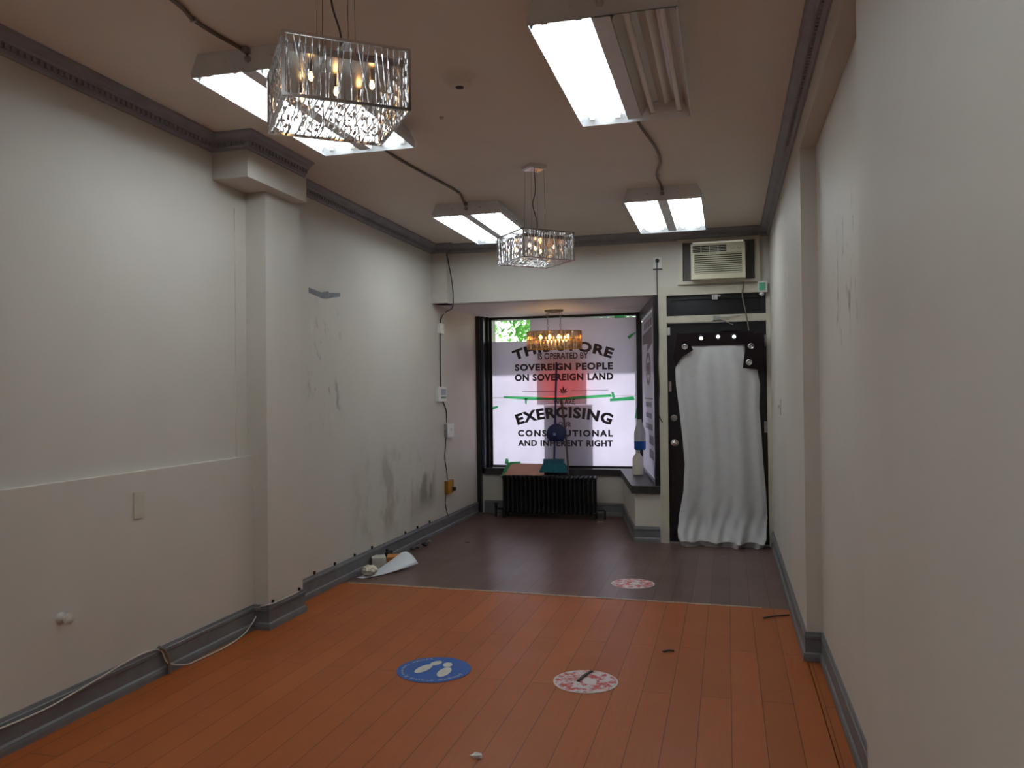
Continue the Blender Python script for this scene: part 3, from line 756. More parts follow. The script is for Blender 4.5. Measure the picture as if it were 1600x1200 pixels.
# ------------------------------------------------------------------ oval amber chandelier in the alcove
ycd = 8.54; cc = at(866, 532, y=ycd)
rx, ry = (at(908, 532, y=ycd).x-at(823, 532, y=ycd).x)/2, .15
zt, zb = at(866, 518, y=ycd).z, at(866, 545, y=ycd).z
ch = thing('oval_chandelier', 'oval amber crystal chandelier hanging in the window alcove', 'chandelier', (cc.x, ycd, zb))
mb = MB()
for z, r in ((zt, 1.0), ((zt+zb)/2, .99), (zb, .98)):
    mb.tube([(cc.x+rx*r*math.cos(a), ycd+ry*r*math.sin(a), z) for a in [2*PI*k/40 for k in range(41)]], .004, 6, False)
mb.tube([(cc.x-rx, ycd, zt), (cc.x+rx, ycd, zt)], .004, 6)
part('rim', mb, m_brass, ch)
for row in (0, 1):
    for k in range(44):
        a = 2*PI*(k+.5*row)/44; x, y = cc.x+rx*.985*math.cos(a), ycd+ry*.985*math.sin(a)
        z1_, z0_ = (zt-.004, (zt+zb)/2+.004) if row == 0 else ((zt+zb)/2+.008, zb-.006)
        tx_, ty_ = -math.sin(a)*rx, math.cos(a)*ry; l = math.hypot(tx_, ty_); tx_, ty_ = tx_/l*.013, ty_/l*.013; nx_, ny_ = -ty_*.5, tx_*.5
        poly = [(x+tx_, y+ty_), (x+nx_, y+ny_), (x-tx_, y-ty_), (x-nx_, y-ny_)]
        part('crystal_prism', MB().prism(poly, z0_, z1_), m_amber, ch)
for i, dx in enumerate((-.15, -.05, .05, .15)):
    s = part('lamp_socket', MB().tube([(cc.x+dx, ycd, zt), (cc.x+dx, ycd, zt-.035)], .01, 10), m_brass, ch)
    part('bulb', MB().lathe([(.006, 0), (.016, -.02), (.013, -.036), (.003, -.055)], (cc.x+dx, ycd, zt-.034), 12), m_bulb2, s, 'glowing candle bulb', smooth=True)
m_pewter = mat('pewter', (.34, .32, .27), .35, 1, var=.15, vscale=40)
mb = MB().lathe([(.035, -.035), (.10, -.022), (.105, 0)], (cc.x, ycd, ZH), 24, 'z', 1, .45)
part('canopy', mb, m_pewter, ch, 'pewter canopy', smooth=True)
for s in (-1, 1):
    mb = MB(); z = ZH-.03; i = 0; xx = cc.x+s*.07
    big = [(.024, 1), (.02, 0), (.012, 1), (.012, 0), (.018, 1), (.012, 0), (.012, 1), (.012, 0), (.012, 1), (.012, 0)]
    for r, o_ in big:
        if z-2*r < zt-.005: break
        c = Vector((xx, ycd, z-r))
        pts = [c+Vector((r*.6*math.cos(a) if o_ else 0, 0 if o_ else r*.6*math.cos(a), r*math.sin(a))) for a in [2*PI*k/12 for k in range(13)]]
        mb.tube(pts, .0026, 5, False); z -= 2*r-.004
    mb.tube([(xx, ycd, z), (xx, ycd, zt)], .002, 5)
    part('chain', mb, m_pewter, ch, 'pewter chain')

# ------------------------------------------------------------------ ceiling bits
s0 = at(718, 122, z=ZC)
sd = thing('smoke_detector', 'round smoke detector on the ceiling', 'smoke detector', (s0.x, s0.y, ZC))
part('base', MB().lathe([(.078, 0), (.076, -.012), (.060, -.018)], s0, 28), m_ceil, sd, smooth=True)
hd = part('head', MB().lathe([(.052, -.018), (.050, -.034), (.040, -.042), (.012, -.043)], s0, 28), m_ceil, sd, smooth=True)
part('sensor_vent', MB().lathe([(.02, -.0425), (.018, -.046), (.004, -.047)], s0, 16), m_cableb, hd, 'dark centre vent')
b0 = at(690, 183, z=ZC)
solo('ceiling_stud', MB().lathe([(.012, 0), (.012, -.006), (.006, -.012)], b0, 12), m_cremepl, 'tiny pale stud on the ceiling past the smoke detector', 'hook', tuple(b0))
def cable(name, pts, r, m, label, cat='cable', k=6, staples=()):
    pts = smoothpath(pts, k)
    if not staples: return solo(name, MB().tube(pts, r, 7), m, label, cat, tuple(pts[0]), smooth=True)
    t = thing(name, label, cat, tuple(pts[0])); part('cord', MB().tube(pts, r, 7), m, t, smooth=True)
    for p in staples:
        p = Vector(p); part('staple', MB().box(p.x-.012, p.x+.012, p.y-.005, p.y+.005, p.z-.008, p.z+.007), m_steel, t)
    return t
zc = ZC-.008
cable('ceiling_cable', [(-1.95, .6, zc), (-1.93, 1.6, zc), (-1.94, 2.50, zc), (-1.97, 2.72, zc), (-1.945, 2.97, zc), (-1.92, 2.995, ZC-.03)], .008, m_cable, 'grey cable along the ceiling to the fixture behind the near pendant', staples=[(-1.968, 2.70, zc)])
cable('ceiling_cable', [(-1.93, 4.19, zc), (-1.946, 4.55, zc), (-1.915, 4.95, zc), (-1.875, 5.3, zc), (-1.858, 5.58, zc), (-1.90, 5.80, zc), (-1.905, 5.87, ZC-.03)], .008, m_cable, 'grey cable along the ceiling between the two left fixtures', staples=[(-1.858, 5.57, zc)])
cable('ceiling_cable', [(-.44, 4.11, zc), (-.44, 4.42, zc), (-.39, 4.9, zc), (-.39, 5.2, zc), (-.435, 5.5, zc), (-.43, 5.75, zc), (-.427, 5.84, ZC-.03)], .008, m_cable, 'grey cable along the ceiling between the two right fixtures', staples=[(-.43, 5.52, zc)])

# ------------------------------------------------------------------ left wall fittings
xw = XLf
wp = [(-2.628, 7.492, 2.76), at(706, 440, y=7.492), at(708, 470, y=7.492), at(706, 480, y=7.52)+Vector((0, 0, -.012))]
xl = xw+.008
wp += [at(697, 487, x=xl), at(690, 496, x=xl), at(688, 510, x=xl), at(688, 560, x=xl), at(688.5, 606, x=xl)]
wp[0] = Vector((-2.628, 7.487, 2.758))
cable('wall_cable', wp, .006, m_cableb, 'dark cable running down the corner to the white keypad', staples=[at(690, 496, x=xl), at(688, 562, x=xl)])
cable('wall_cable', [at(692, 627, x=xl), at(697, 640, x=xl), at(698, 655, x=xl), at(698, 661, x=xl)], .005, m_cableb, 'short dark cable between the keypad and the switch box')
cable('wall_cable', [at(697, 682, x=xl), at(696, 700, x=xl), at(695, 716, x=xl), at(698, 735, x=xl), at(699, 750, x=xl)], .005, m_cableb, 'dark cable from the switch box to the yellow outlet', staples=[at(695, 716, x=xl)])
cable('wall_cable', [at(697, 768, x=xl), at(696, 785, x=xl), at(698, 798, x=xl), at(701, 808, x=xl)], .005, m_cable, 'thin cable from the yellow outlet down to the baseboard')
def wallbox(u0, v0, u1, v1, d, x=xw):
    a, b = at(u0, v0, x=x), at(u1, v1, x=x); return MB().box(x, x+d, min(a.y, b.y), max(a.y, b.y), min(a.z, b.z), max(a.z, b.z)), (x, (a.y+b.y)/2, min(a.z, b.z)), (min(a.y, b.y), max(a.y, b.y), min(a.z, b.z), max(a.z, b.z))
mb, c, e = wallbox(683.5, 505, 689.5, 522, .03)
t = thing('wall_sensor', 'small white sensor high on the left wall by the window', 'sensor', c); part('case', mb, m_white, t)
part('lens', MB().box(xw+.029, xw+.032, e[0]+.02, e[1]-.03, e[2]+.02, e[2]+.05), m_steel, t)
mb, c, e = wallbox(680.5, 604, 693.5, 627, .03)
t = thing('keypad', 'white alarm keypad on the left wall', 'keypad', c); part('case', mb, m_white, t)
part('display', MB().box(xw+.03, xw+.032, e[0]+(e[1]-e[0])*.35, e[1]-.02, e[2]+(e[3]-e[2])*.42, e[3]-.025), mat('grey_display', srgb(132, 142, 150), .3), t, 'grey display')
part('button_row', MB().box(xw+.03, xw+.033, e[0]+(e[1]-e[0])*.35, e[1]-.02, e[2]+.03, e[2]+.05), mat('green_button', srgb(80, 140, 110), .4), t, 'green buttons')
mb, c, e = wallbox(694, 663, 703.5, 681, .035)
t = thing('light_switch', 'surface mounted light switch below the keypad', 'switch', c); part('box', mb, m_steel, t, 'grey metal box')
pl = part('cover_plate', MB().box(xw+.035, xw+.04, e[0]-.004, e[1]+.004, e[2]-.004, e[3]+.004), m_white, t, 'white cover plate')
part('toggle', MB().box(xw+.04, xw+.055, (e[0]+e[1])/2-.006, (e[0]+e[1])/2+.006, (e[2]+e[3])/2-.004, (e[2]+e[3])/2+.016), m_white, pl)
mb, c, e = wallbox(694.5, 752, 704, 769, .035)
t = thing('power_outlet', 'yellow power outlet low on the left wall', 'outlet', c); part('box', mb, m_brass, t)
part('cover_plate', MB().box(xw+.035, xw+.039, e[0]+.005, e[1]-.03, e[2], e[3]), mat('ochre_plastic', srgb(196, 140, 40), .45, var=.1), t, 'ochre cover')
part('plug', MB().box(xw+.039, xw+.07, e[1]-.06, e[1]-.02, e[2]+.02, e[2]+.06), m_blackm, t, 'dark plug')
mb, c, e = wallbox(208, 770, 224, 808, .006, XLn)
t = thing('blank_plate', 'blank cream cover plate on the near left wall', 'cover plate', c); part('plate', mb, m_cream, t)
for zz in (e[2]+.02, e[3]-.02): part('screw', MB().lathe([(.004, .006), (.003, .008)], (XLn, (e[0]+e[1])/2, zz), 8, 'x'), m_cremepl, t)
k = at(95, 966, x=XLn)
solo('wall_bumper', MB().lathe([(.026, 0), (.024, .006), (.012, .012), (.012, .025), (.022, .034), (.022, .048), (.010, .055)], k, 18, 'x'), m_wall, 'small round cream bumper low on the near left wall', 'bumper', tuple(k), smooth=True)
# crooked strip of silver tape
y0 = at(484, 455, x=xw); mb = MB()
pts = [at(482, 453, x=xw), at(502, 461, x=xw), at(509, 460, x=xw), at(515, 461.5, x=xw), at(531, 460.5, x=xw)]
off = [.002, .003, .016, .004, .002]; hh = [.017, .019, .022, .018, .016]
pw = [(p+Vector((o_, 0, h)), p+Vector((o_, 0, -h))) for p, o_, h in zip(pts, off, hh)]
mb._add([q for pr_ in pw for q in pr_], [(2*i, 2*i+1, 2*i+3, 2*i+2) for i in range(4)])
o = solo('tape_strip', mb, mat('silver_duct_tape', srgb(128, 132, 140), .3, .35, var=.15, vscale=25), 'crumpled silver tape strip on the left wall', 'tape', tuple(y0))
md = o.modifiers.new('thickness', 'SOLIDIFY'); md.thickness = .0012
for i, (u, v) in enumerate(((523, 324), (628, 371))):
    p = at(u, v, x=xw); solo('wall_nail', MB().tube([(xw, p.y, p.z), (xw+.014, p.y, p.z)], .004, 8).lathe([(.008, .012), (.007, .016)], (xw, p.y, p.z), 8, 'x'), m_cableb, ('small nail under the far left crown closer to the pilaster', 'small nail under the far left crown closer to the window')[i], 'nail', (xw, p.y, p.z))
# cable clips along the top of the baseboard
cl = [(426, 944), (467, 923), (491, 899), (523, 885), (554, 872), (581, 860), (633, 837), (652, 828), (671, 819)]
for i, (u, v) in enumerate(cl):
    x_ = XP+.004 if i < 2 else xw+.004
    p = at(u, v, x=x_); z = .146
    mb = MB().box(x_-.004, x_+.008, p.y-.006, p.y+.006, z, z+.022).lathe([(.004, .008), (.003, .014)], (x_, p.y, z+.014), 8, 'x')
    solo('cable_clip', mb, m_blackm, 'tiny dark cable clip on top of the left baseboard', 'cable clip', (x_, p.y, z), 'cable clips along the left baseboard')
xb = XLn+.024
pts = [(xb, 1.0, .152), (xb, 1.9, .152), at(40, 1122, x=xb), at(120, 1080, x=xb), at(200, 1033, x=xb), at(235, 1017, x=xb), at(252, 1017, x=xb), at(263, 1036, x=xb+.01), (XLn+.045, 3.62, .012), at(310, 1031, z=.006), at(350, 1012, z=.006), at(380, 992, x=XLn+.03), at(395, 972, x=xb), at(403, 958, x=xb), (XLn+.06, 4.278, .14), (XP-.005, 4.27, .15), (XP+.022, 4.36, .152), (XP+.022, 4.62, .152)]
cable('wall_cable', pts, .004, m_cablew, 'thin white cable drooping along the near left baseboard')
cv = [at(248, 1012, x=XLn+.02), at(256, 1016, x=XLn+.026), at(262, 1030, x=XLn+.03), at(264, 1048, x=XLn+.03), (XLn+.03, at(264, 1055, x=XLn+.03).y, .004)]
cable('cable_cover', cv, .011, m_cable, 'short grey cable sleeve bent over the near left baseboard')

# ------------------------------------------------------------------ header and door-side fittings
a, b = at(1020.5, 403, y=YB), at(1034, 419, y=YB)
t = thing('power_outlet', 'white power outlet on the header left of the air conditioner', 'outlet', ((a.x+b.x)/2, YB, b.z))
part('cover_plate', MB().box(a.x, b.x, YB-.008, YB, b.z, a.z), m_white, t)
pc = Vector(((a.x+b.x)/2, YB-.008, (a.z+b.z)/2+.02))
part('plug', MB().lathe([(.018, 0), (.016, -.025), (.008, -.032)], pc, 14, 'y'), m_blackm, t, 'black plug')
cable('wall_cable', [pc+Vector((0, -.028, -.005)), at(1026.5, 422, y=7.545), at(1027, 450, y=7.525), at(1028, 490, y=7.525), at(1029, 530, y=7.525), at(1028.5, 570, y=7.525), at(1030, 610, y=7.525), at(1028.5, 640, y=7.525), at(1031, 652, y=7.52), at(1035, 660, y=7.515)], .005, m_cableb, 'dark cable hanging down the door casing from the header outlet')
solo('cable_clip', MB().box(a.x-.002, b.x+.002, YB-.012, YB-.001, b.z-.014, b.z-.006), m_blackm, 'thin dark cable clip under the header outlet', 'cable clip', (a.x, YB, b.z-.014))
g0 = at(1190, 448, y=7.53)
t = thing('junction_box', 'small white and green box at the corner over the door', 'junction box', (g0.x, 7.53, g0.z))
part('case', MB().box(g0.x-.035, g0.x+.045, 7.485, 7.535, g0.z-.05, g0.z+.045), m_white, t)
part('cover', MB().box(g0.x-.025, g0.x+.03, 7.478, 7.487, g0.z-.035, g0.z+.03), mat('green_plastic', srgb(96, 176, 140), .4), t, 'green cover')
part('bracket', MB().lathe([(.006, -.085), (.024, -.07), (.020, -.05)], (g0.x, 7.51, g0.z), 12), m_white, t)
s1 = at(1044, 518, y=7.58)
solo('door_sensor', MB().box(s1.x-.018, s1.x+.018, 7.56, 7.585, s1.z-.036, s1.z+.036), m_white, 'white contact sensor at the top left of the door', 'sensor', (s1.x, 7.585, s1.z), )
s2 = at(1220, 636, x=XR)
t = thing('light_switch', 'painted over light switch on the right wall near the door', 'switch', (XR, s2.y, s2.z))
part('cover_plate', MB().box(XR-.006, XR, s2.y-.035, s2.y+.035, s2.z-.057, s2.z+.057), m_wall, t)
part('toggle', MB().box(XR-.02, XR-.006, s2.y-.005, s2.y+.005, s2.z-.004, s2.z+.014), m_wall, t)

# ------------------------------------------------------------------ radiator
rt = thing('radiator', 'black cast iron radiator under the shop window', 'radiator', (-1.91, 8.8, 0))
n = 21; rx0, rx1 = -2.445, -1.385; pit = (rx1-rx0)/n
for i in range(n):
    x = rx0+pit*(i+.5); mb = MB()
    for y in (8.735, 8.80, 8.865):
        mb.tube([(x, y, .075), (x, y, .10), (x, y, .41), (x, y, .44)], [.017, .013, .013, .017], 8)
    for z in (.075, .445):
        mb.tube([(x, 8.715, z), (x, 8.735, z), (x, 8.865, z), (x, 8.885, z)], [.012, .024, .024, .012], 10)
    if i in (0, n-1):
        for y in (8.74, 8.86): mb.tube([(x, y, .06), (x, y, .0)], [.016, .022], 8)
    part('radiator_section', mb, m_blackm, rt, smooth=True)
mb = MB().tube([(rx0-.01, 8.80, .09), (rx0-.075, 8.80, .09), (rx0-.085, 8.80, .08), (rx0-.085, 8.80, 0)], .013, 10)
part('supply_pipe', mb, m_blackm, rt, smooth=True)
part('valve', MB().tube([(rx0-.085, 8.80, .08), (rx0-.085, 8.80, .135)], .016, 10).tube([(rx0-.085, 8.80, .14), (rx0-.085, 8.80, .155)], .024, 12), m_blackm, rt, smooth=True)
part('return_pipe', MB().tube([(rx1+.01, 8.80, .10), (rx1+.075, 8.80, .10), (rx1+.085, 8.80, .09), (rx1+.085, 8.80, 0)], .012, 10), m_blackm, rt, smooth=True)
# cardboard resting from the radiator to the shelf
cb = thing('cardboard_sheet', 'brown cardboard sheet laid over the radiator', 'cardboard', (-2.2, 8.9, .475))
P = [Vector((at(786, 741, y=8.72).x, 8.715, .474)), Vector((at(850, 741, y=8.72).x, 8.715, .474)), Vector((at(852, 724, y=9.09).x, 9.09, .566)), Vector((at(797, 723, y=9.09).x, 9.09, .57))]
part('board', MB().slab(P, (0, 0, .005)), mat('brown_cardboard', srgb(176, 128, 104), .8, var=.08, vscale=8), cb)
gp = [P[0]+Vector((-.035, -.004, -.03)), P[0]+Vector((.02, -.003, .006)), P[3]+Vector((.02, 0, .008)), P[3]+Vector((-.03, 0, .012))]
gp2 = [P[3]+Vector((-.05, -.02, .01)), P[3]+Vector((-.02, -.02, .03)), P[3]+Vector((0, -.01, .012)), P[3]+Vector((.12, -.01, .012)), P[3]+Vector((.13, -.01, .022)), P[3]+Vector((-.04, -.01, .035))]
mb = MB().slab(gp, (0, 0, .003)); mb.slab([P[3]+Vector((-.05, -.05, .0)), P[3]+Vector((.0, -.05, .0)), P[3]+Vector((-.02, -.01, .055)), P[3]+Vector((-.05, -.01, .06))], (0, .003, 0))
mb.slab([P[3]+Vector((0, -.05, .0)), P[3]+Vector((.13, -.01, .006)), P[3]+Vector((.12, .0, .026)), P[3]+Vector((0, -.01, .02))], (0, .003, 0))
part('edge_tape', mb, m_tape, cb, 'green tape along the left edge')
# broom standing on the radiator and leaning to the window
m_blue = mat('blue_plastic', srgb(14, 26, 84), .55, var=.08, vscale=15)
hb = at(866, 716, y=8.86); ht = at(869.5, 566, y=9.13)
br = thing('broom', 'blue handled broom leaning on the window above the radiator', 'broom', (hb.x, 8.86, .53))
part('handle', MB().tube([hb, hb.lerp(ht, .5), ht], .011, 10), m_blue, br, smooth=True)
l, r = at(847, 722, y=8.84), at(884, 722, y=8.84)
mb = MB().box(l.x+.02, r.x-.02, 8.815, 8.875, .605, .65).tube([hb, hb+Vector((0, -.004, -.04))], .018, 10)
part('head_block', mb, mat('teal_plastic', srgb(40, 96, 118), .4), br)
mb = MB(); nb = 24
for i in range(nb):
    for j in range(3):
        x = l.x+.02+(r.x-l.x-.04)*(i+.5)/nb; y = 8.822+.022*j; sp_ = (i+.5)/nb-.5
        mb.tube([(x, y, .61), (x+sp_*.10+random.uniform(-.004, .004), y-.02+.015*j, .502+.012*j)], [.0055, .0075], 5)
part('bristles', mb, mat('teal_bristles', srgb(36, 110, 128), .6, var=.2, vscale=60), br, 'teal bristles', kind='stuff')
# lobby dustpan hung on the broom handle
dp0 = at(868, 678, y=8.85)
dp = thing('dustpan', 'round blue dustpan clipped to the broom handle', 'dustpan', (dp0.x, 8.88, dp0.z-.10))
def pan(u, v):
    a = -PI*.5+u*2*PI; rr = v
    x = .112*rr*math.cos(a); z = .112*rr*math.sin(a)
    if z < -.088: z = -.088
    return (dp0.x+x, 8.862-.018*(1-rr**4)+.03*(z+.1)/.2+.012, dp0.z+z)
mb = MB().grid(28, 8, pan)
o = part('scoop', mb, m_blue, dp, smooth=True); md = o.modifiers.new('t', 'SOLIDIFY'); md.thickness = .004
hp = hb.lerp(ht, .27); hp2 = hb.lerp(ht, .62)
mb = MB().tube([(dp0.x, 8.895, dp0.z+.09), hp+Vector((.004, -.004, .06)), hp.lerp(hp2, .4)+Vector((.002, -.012, 0))], [.028, .018, .012], 12)
part('neck', mb, m_blue, dp, smooth=True)
part('clip', MB().box(dp0.x-.02, dp0.x+.008, 8.815, 8.83, dp0.z-.015, dp0.z+.012), mat('light_blue_plastic', srgb(120, 150, 200), .3), dp, 'pale blue clip')
# wooden stick
sb, stp = at(888.5, 742, y=8.80), at(877, 624, y=9.15); sb.z = .468
mid = at(884, 680, y=8.97)
solo('wooden_stick', MB().tube([sb, mid, stp], [.011, .012, .014], 9), mat('dark_wood', srgb(78, 58, 48), .6, var=.25, vscale=20), 'dark wooden stick leaning on the window beside the broom', 'stick', tuple(sb), smooth=True)

# ------------------------------------------------------------------ bottles on the corner shelf
c1 = at(997, 742, z=.52)
bo = thing('bottle', 'opaque white plastic bottle standing on the window shelf', 'bottle', tuple(c1))
part('body', MB().lathe([(.050, 0), (.056, .006), (.056, .165), (.050, .185), (.024, .225), (.020, .228), (.020, .24)], c1, 24), mat('opaque_cream_plastic', srgb(214, 206, 190), .45), bo, smooth=True)
part('cap', MB().lathe([(.023, .236), (.023, .258), (.020, .261)], c1, 20), m_white, bo)
c2 = Vector((c1.x+.022, c1.y+.012, c1.z+.2615))
m_hazy = cloth_mat('cloudy_plastic', srgb(206, 204, 206), .35, .35)
bo = thing('bottle', 'cloudy bottle half full of blue liquid balanced above the white bottle', 'bottle', tuple(c2))
hh = at(997, 655, y=c2.y).z-c2.z
body = part('body', MB().lathe([(.054, .088), (.060, .09), (.060, .175), (.054, .20), (.022, hh-.02), (.020, hh)], c2, 24), m_hazy, bo, smooth=True)
part('liquid', MB().lathe([(.052, 0), (.060, .008), (.0605, .085), (.0595, .0895)], c2, 24), cloth_mat('blue_liquid', srgb(52, 104, 180), .35, .2), body, 'blue liquid', smooth=True)

# ------------------------------------------------------------------ floor stickers
def disc(c, r, z, n=48): return MB().prism([(c.x+r*math.cos(2*PI*k/n), c.y+r*math.sin(2*PI*k/n)) for k in range(n)], z-.0012, z)
c = Vector((-1.445, 3.862, 0)); R = .187
st = thing('floor_sticker', 'round blue floor sticker with two footprints', 'sticker', (c.x, c.y, 0), 'round distancing stickers on the floor')
m_bs = mat('blue_vinyl_sticker', srgb(22, 88, 170), .4, var=.1, vscale=20)
part('disc', disc(c, R, .0025), m_bs, st)
m_pale = mat('pale_print', srgb(206, 200, 190), .5, var=.06, vscale=40)
def blob(poly): mb.prism([(p.x, p.y) for p in poly], .0026, .0032)
mb = MB()
def uv(u, v): return at(600+u/10, 1010+v/10, z=.003)
for cu_, cv_, au, av, rot in ((615, 348, 150, 45, -.36), (812, 262, 98, 30, -.22), (940, 400, 125, 58, -.42), (995, 286, 74, 36, -.10)):
    blob([uv(cu_+au*math.cos(t)*math.cos(rot)-av*math.sin(t)*math.sin(rot), cv_+au*math.cos(t)*math.sin(rot)+av*math.sin(t)*math.cos(rot)) for t in [-2*PI*k/24 for k in range(24)]])
part('footprint', mb, m_pale, st, 'pale pair of shoe prints')
pts, fs = textmesh('please stand 2 meters apart', .62, .022, .0)
vs = []
for (x, y) in pts:
    a = math.radians(-12) - (x+.31)/.150; rr = .150+y-.002; vs.append((c.x+rr*math.cos(a), c.y+rr*math.sin(a), .0032))
part('lettering', MB()._add(vs, fs), m_pale, st)
m = bpy.data.materials.new('worn_red_white_sticker'); t = NT(m)
nz = t.ramp(t.noise(22, detail=6, rough=.7), .46, .56)
t.l.new(t.mix(nz, srgb(212, 204, 204), srgb(196, 70, 70)), t.b.inputs['Base Color']); m_rs = m
m_edge = mat('white_sticker_edge', srgb(216, 208, 206), .5)
for (cx, cy, lb) in ((-.675, 3.868, 'worn red and white round sticker on the orange floor'), (-.676, 5.905, 'worn red and white round sticker on the dark floor')):
    c = Vector((cx, cy, 0))
    s = thing('floor_sticker', lb, 'sticker', (cx, cy, 0), 'round distancing stickers on the floor')
    part('disc', disc(c, .155, .0022), m_edge, s); part('print', disc(c, .147, .0030), m_rs, s, 'scratched red print')
    part('center_print', disc(c+Vector((.02, -.005, 0)), .035, .0036, 24), m_edge, s)

# ------------------------------------------------------------------ litter on the floor
def bend(a, b, h, m_, label, w=.012, name='rubber_strip'):
    a, b = Vector(a), Vector(b); mid = (a+b)/2+Vector((0, .006, h))
    pts = smoothpath([a+Vector((0, 0, .006)), mid+Vector((0, 0, .006)), b+Vector((0, 0, .006))], 5); mb = MB()
    for p, q in zip(pts[:-1], pts[1:]): mb.bar(p, q, w, .005)
    return solo(name, mb, m_, label, 'strip', tuple(a), 'black strips on the floor')
bend(at(1193, 967, z=0), at(1233, 962, z=0), .002, m_blackm, 'thin black strip lying near the right baseboard')
bend(at(1036, 1020, z=0), at(1053, 1018.5, z=0), .004, m_blackm, 'short black strip in the middle of the orange floor', .014)
bend(at(903, 1066, z=0), at(925, 1050, z=0), .004, m_blackm, 'black curved strip lying on the red and white sticker')
k = at(745, 1184, z=0)
solo('paper_scrap', MB().ico((k.x, k.y, .010), .014, 2, (1.6, 1, .65), .3), m_white, 'small white paper scrap at the front of the orange floor', 'scrap', (k.x, k.y, 0))
k = at(938, 816, z=0)
solo('paper_scrap', MB().box(k.x-.03, k.x+.03, k.y-.006, k.y+.006, 0, .004), m_white, 'thin white scrap beside the radiator return pipe', 'scrap', (k.x, k.y, 0))
def strip3(c, dx, dy, w, prof, m_):    # a board of bent sheet along direction (dx, dy): prof = [(t, z)]
    d = Vector((dx, dy, 0)).normalized(); q = Vector((d.y, -d.x, 0)); mb = MB()
    for (t0, z0), (t1, z1) in zip(prof[:-1], prof[1:]):
        a, b = Vector(c)+d*t0+Vector((0, 0, z0)), Vector(c)+d*t1+Vector((0, 0, z1))
        mb.slab([a-q*w/2, a+q*w/2, b+q*w/2, b-q*w/2], (0, 0, .006))
    return mb
A0 = at(556, 906, z=0); A1 = at(631, 887, z=0); dd = A1-A0; L = dd.length
def curl(s, t):
    d = dd.normalized(); q = Vector((d.y, -d.x, 0)); w = .03+.075*t
    lift = .05*max(0, t-.35)**1.2/.6; roll = (s-.5)*2
    return A0+Vector((.03, .03, .004))+d*L*t+q*(w*roll-.02*(1-t))+Vector((0, 0, lift*(1.2-roll*.5)+.05*t*t*(1-roll*roll)))
o = solo('bent_sheet', MB().grid(10, 16, curl), mat('white_sheet', srgb(222, 226, 232), .5, var=.03), 'bent white sheet curled up on the floor by the left baseboard', 'sheet', tuple(A0), smooth=True)
md = o.modifiers.new('t', 'SOLIDIFY'); md.thickness = .004
k = at(567, 900, z=0)
solo('crumpled_paper', MB().ico((k.x+.055, k.y, .045), .058, 3, (1.05, 1.15, .66), .14), mat('crumpled_paper', srgb(214, 206, 188), .8, var=.05), 'crumpled cream paper ball by the left baseboard', 'paper', (k.x, k.y, 0))
p0 = at(579, 891, z=0)
mb = MB().box(p0.x-.04, p0.x+.07, p0.y+.05, p0.y+.19, .0, .085, Matrix.Rotation(.5, 3, 'Z'))
solo('paper_stack', mb, mat('old_white_paper', srgb(196, 190, 180), .8, var=.15, vscale=30), 'small stack of pale scrap behind the crumpled paper', 'paper', (p0.x, p0.y, 0))
p1_ = at(606, 888, z=0)
mb = MB().box(p1_.x-.05, p1_.x+.07, p1_.y+.04, p1_.y+.19, 0, .08, Matrix.Rotation(.35, 3, 'Z'))
solo('cardboard_box', mb, mat('tan_cardboard', srgb(176, 116, 52), .8, var=.1), 'small tan cardboard piece behind the bent white sheet', 'cardboard', (p1_.x, p1_.y, 0))
p2_ = at(598, 876, z=0)
solo('dark_bracket', MB().box(p2_.x-.02, p2_.x+.05, p2_.y, p2_.y+.10, 0, .07).box(p2_.x, p2_.x+.03, p2_.y+.02, p2_.y+.05, .07, .095), m_blackm, 'dark bracket against the left baseboard behind the litter', 'bracket', (p2_.x, p2_.y, 0))
for i, (u, v, s) in enumerate(((645, 859, .03), (652, 857, .022), (664, 853, .035), (670, 848, .028))):
    k = at(u, v, z=0)
    solo('debris_piece', MB().ico((k.x, k.y, s*.4), s, 1, (1, 1.2, .45), .25), m_blackm if i != 3 else m_steel, ('dark crumb in the row by the left baseboard closest to the white sheet', 'smallest dark crumb in the row by the left baseboard', 'largest dark crumb in the row by the left baseboard', 'grey crumb at the window end of the row by the left baseboard')[i], 'debris', (k.x, k.y, 0), 'crumbs by the left baseboard')

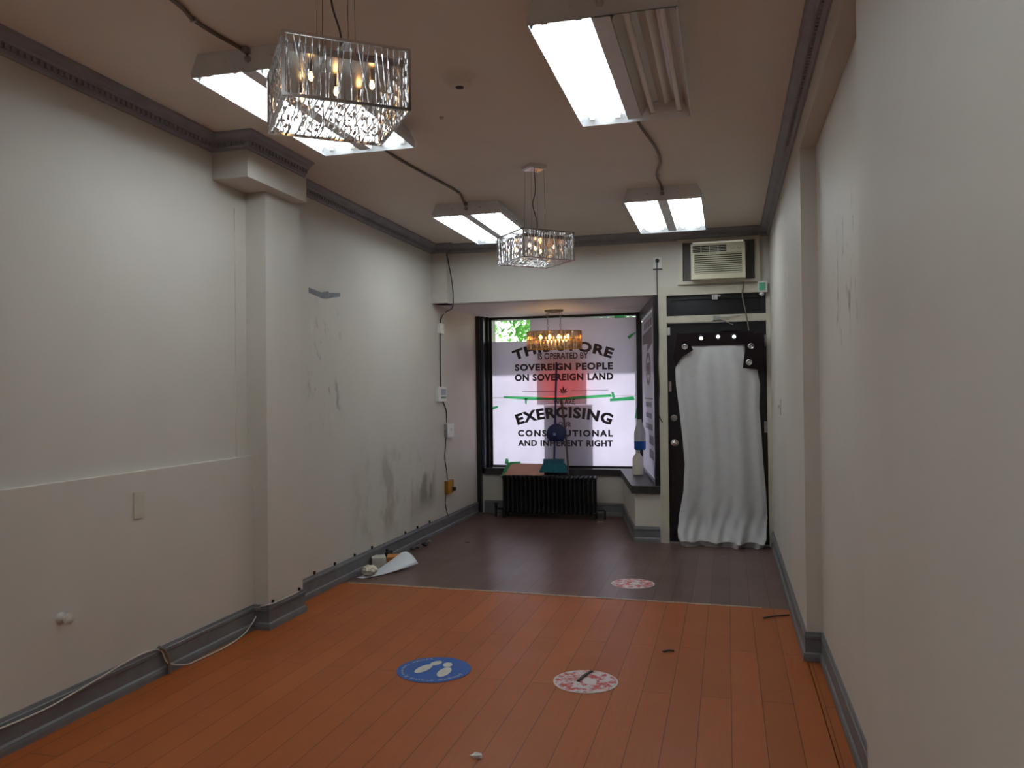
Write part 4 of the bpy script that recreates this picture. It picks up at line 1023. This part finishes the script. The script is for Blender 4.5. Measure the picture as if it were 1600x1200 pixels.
# ------------------------------------------------------------------ outside
m_conc = mat('pale_concrete', srgb(190, 186, 178), .8, var=.08, vscale=1.5)
struct('ground_outside', MB().box(-30, 30, 9.4, 14, -.3, -.1).box(-.5, .6, 7.72, 9.4, -.3, -.05), m_conc, 'pale pavement outside the shop')
struct('street', MB().box(-30, 30, 14, 60, -.35, -.2), mat('asphalt', srgb(120, 118, 116), .9, var=.1, vscale=2), 'asphalt street')
struct('trim_9', MB().box(-4, 2.5, 9.42, 10.2, 2.46, 2.60).box(-4, 2.5, 9.4, 9.55, 2.4, 3.4), mat('awning_board', srgb(150, 140, 134), .7), 'shop fascia and canopy outside')
bd = thing('brick_building', 'pale building across the street behind the tree', 'building', (-12, 34, -.2))
part('wall', MB().box(-24, -2, 34, 42, -.2, 3.6), mat('pink_brick', srgb(196, 166, 158), .85, var=.1, vscale=3), bd)
for i in range(6): part('window', MB().box(-22+3.4*i, -20.4+3.4*i, 33.95, 34.05, 1.6, 2.9), mat('far_window', srgb(96, 108, 122), .3), bd)
tr = thing('street_tree', 'leafy green tree seen through the gap above the banner', 'tree', (-2.6, 14.5, -.1))
part('trunk', MB().tube([(-2.6, 14.5, -.1), (-2.62, 14.5, 1.5), (-2.5, 14.5, 3.0)], [.14, .11, .06], 10).tube([(-2.62, 14.5, 1.4), (-3.0, 14.3, 2.3), (-3.3, 14.2, 3.0)], [.06, .04, .02], 8), mat('bark', srgb(96, 78, 64), .9, var=.2), tr)
m_leaf = cloth_mat('leaf_green', srgb(138, 206, 98), .6, .5, var=.3, wscale=3)
mb = MB()
for i in range(3600):
    a, b, r = random.uniform(0, 2*PI), math.acos(random.uniform(-1, 1)), random.random()**.45
    p = Vector((-2.72+1.5*r*math.sin(b)*math.cos(a), 14.4+1.2*r*math.sin(b)*math.sin(a), 2.95+1.25*r*math.cos(b)))
    R_ = Matrix.Rotation(random.uniform(0, 2*PI), 3, 'Z') @ Matrix.Rotation(random.uniform(-1.2, 1.2), 3, 'X')
    s = random.uniform(.05, .085)
    mb._add([p+R_ @ Vector(q)*s for q in ((0, -1, 0), (.5, -.2, .08), (.35, .5, .05), (0, 1, -.05), (-.35, .5, .05), (-.5, -.2, .08))], [(0, 1, 2, 3, 4, 5)])
part('foliage', mb, m_leaf, tr, 'light green leaves', kind='stuff')
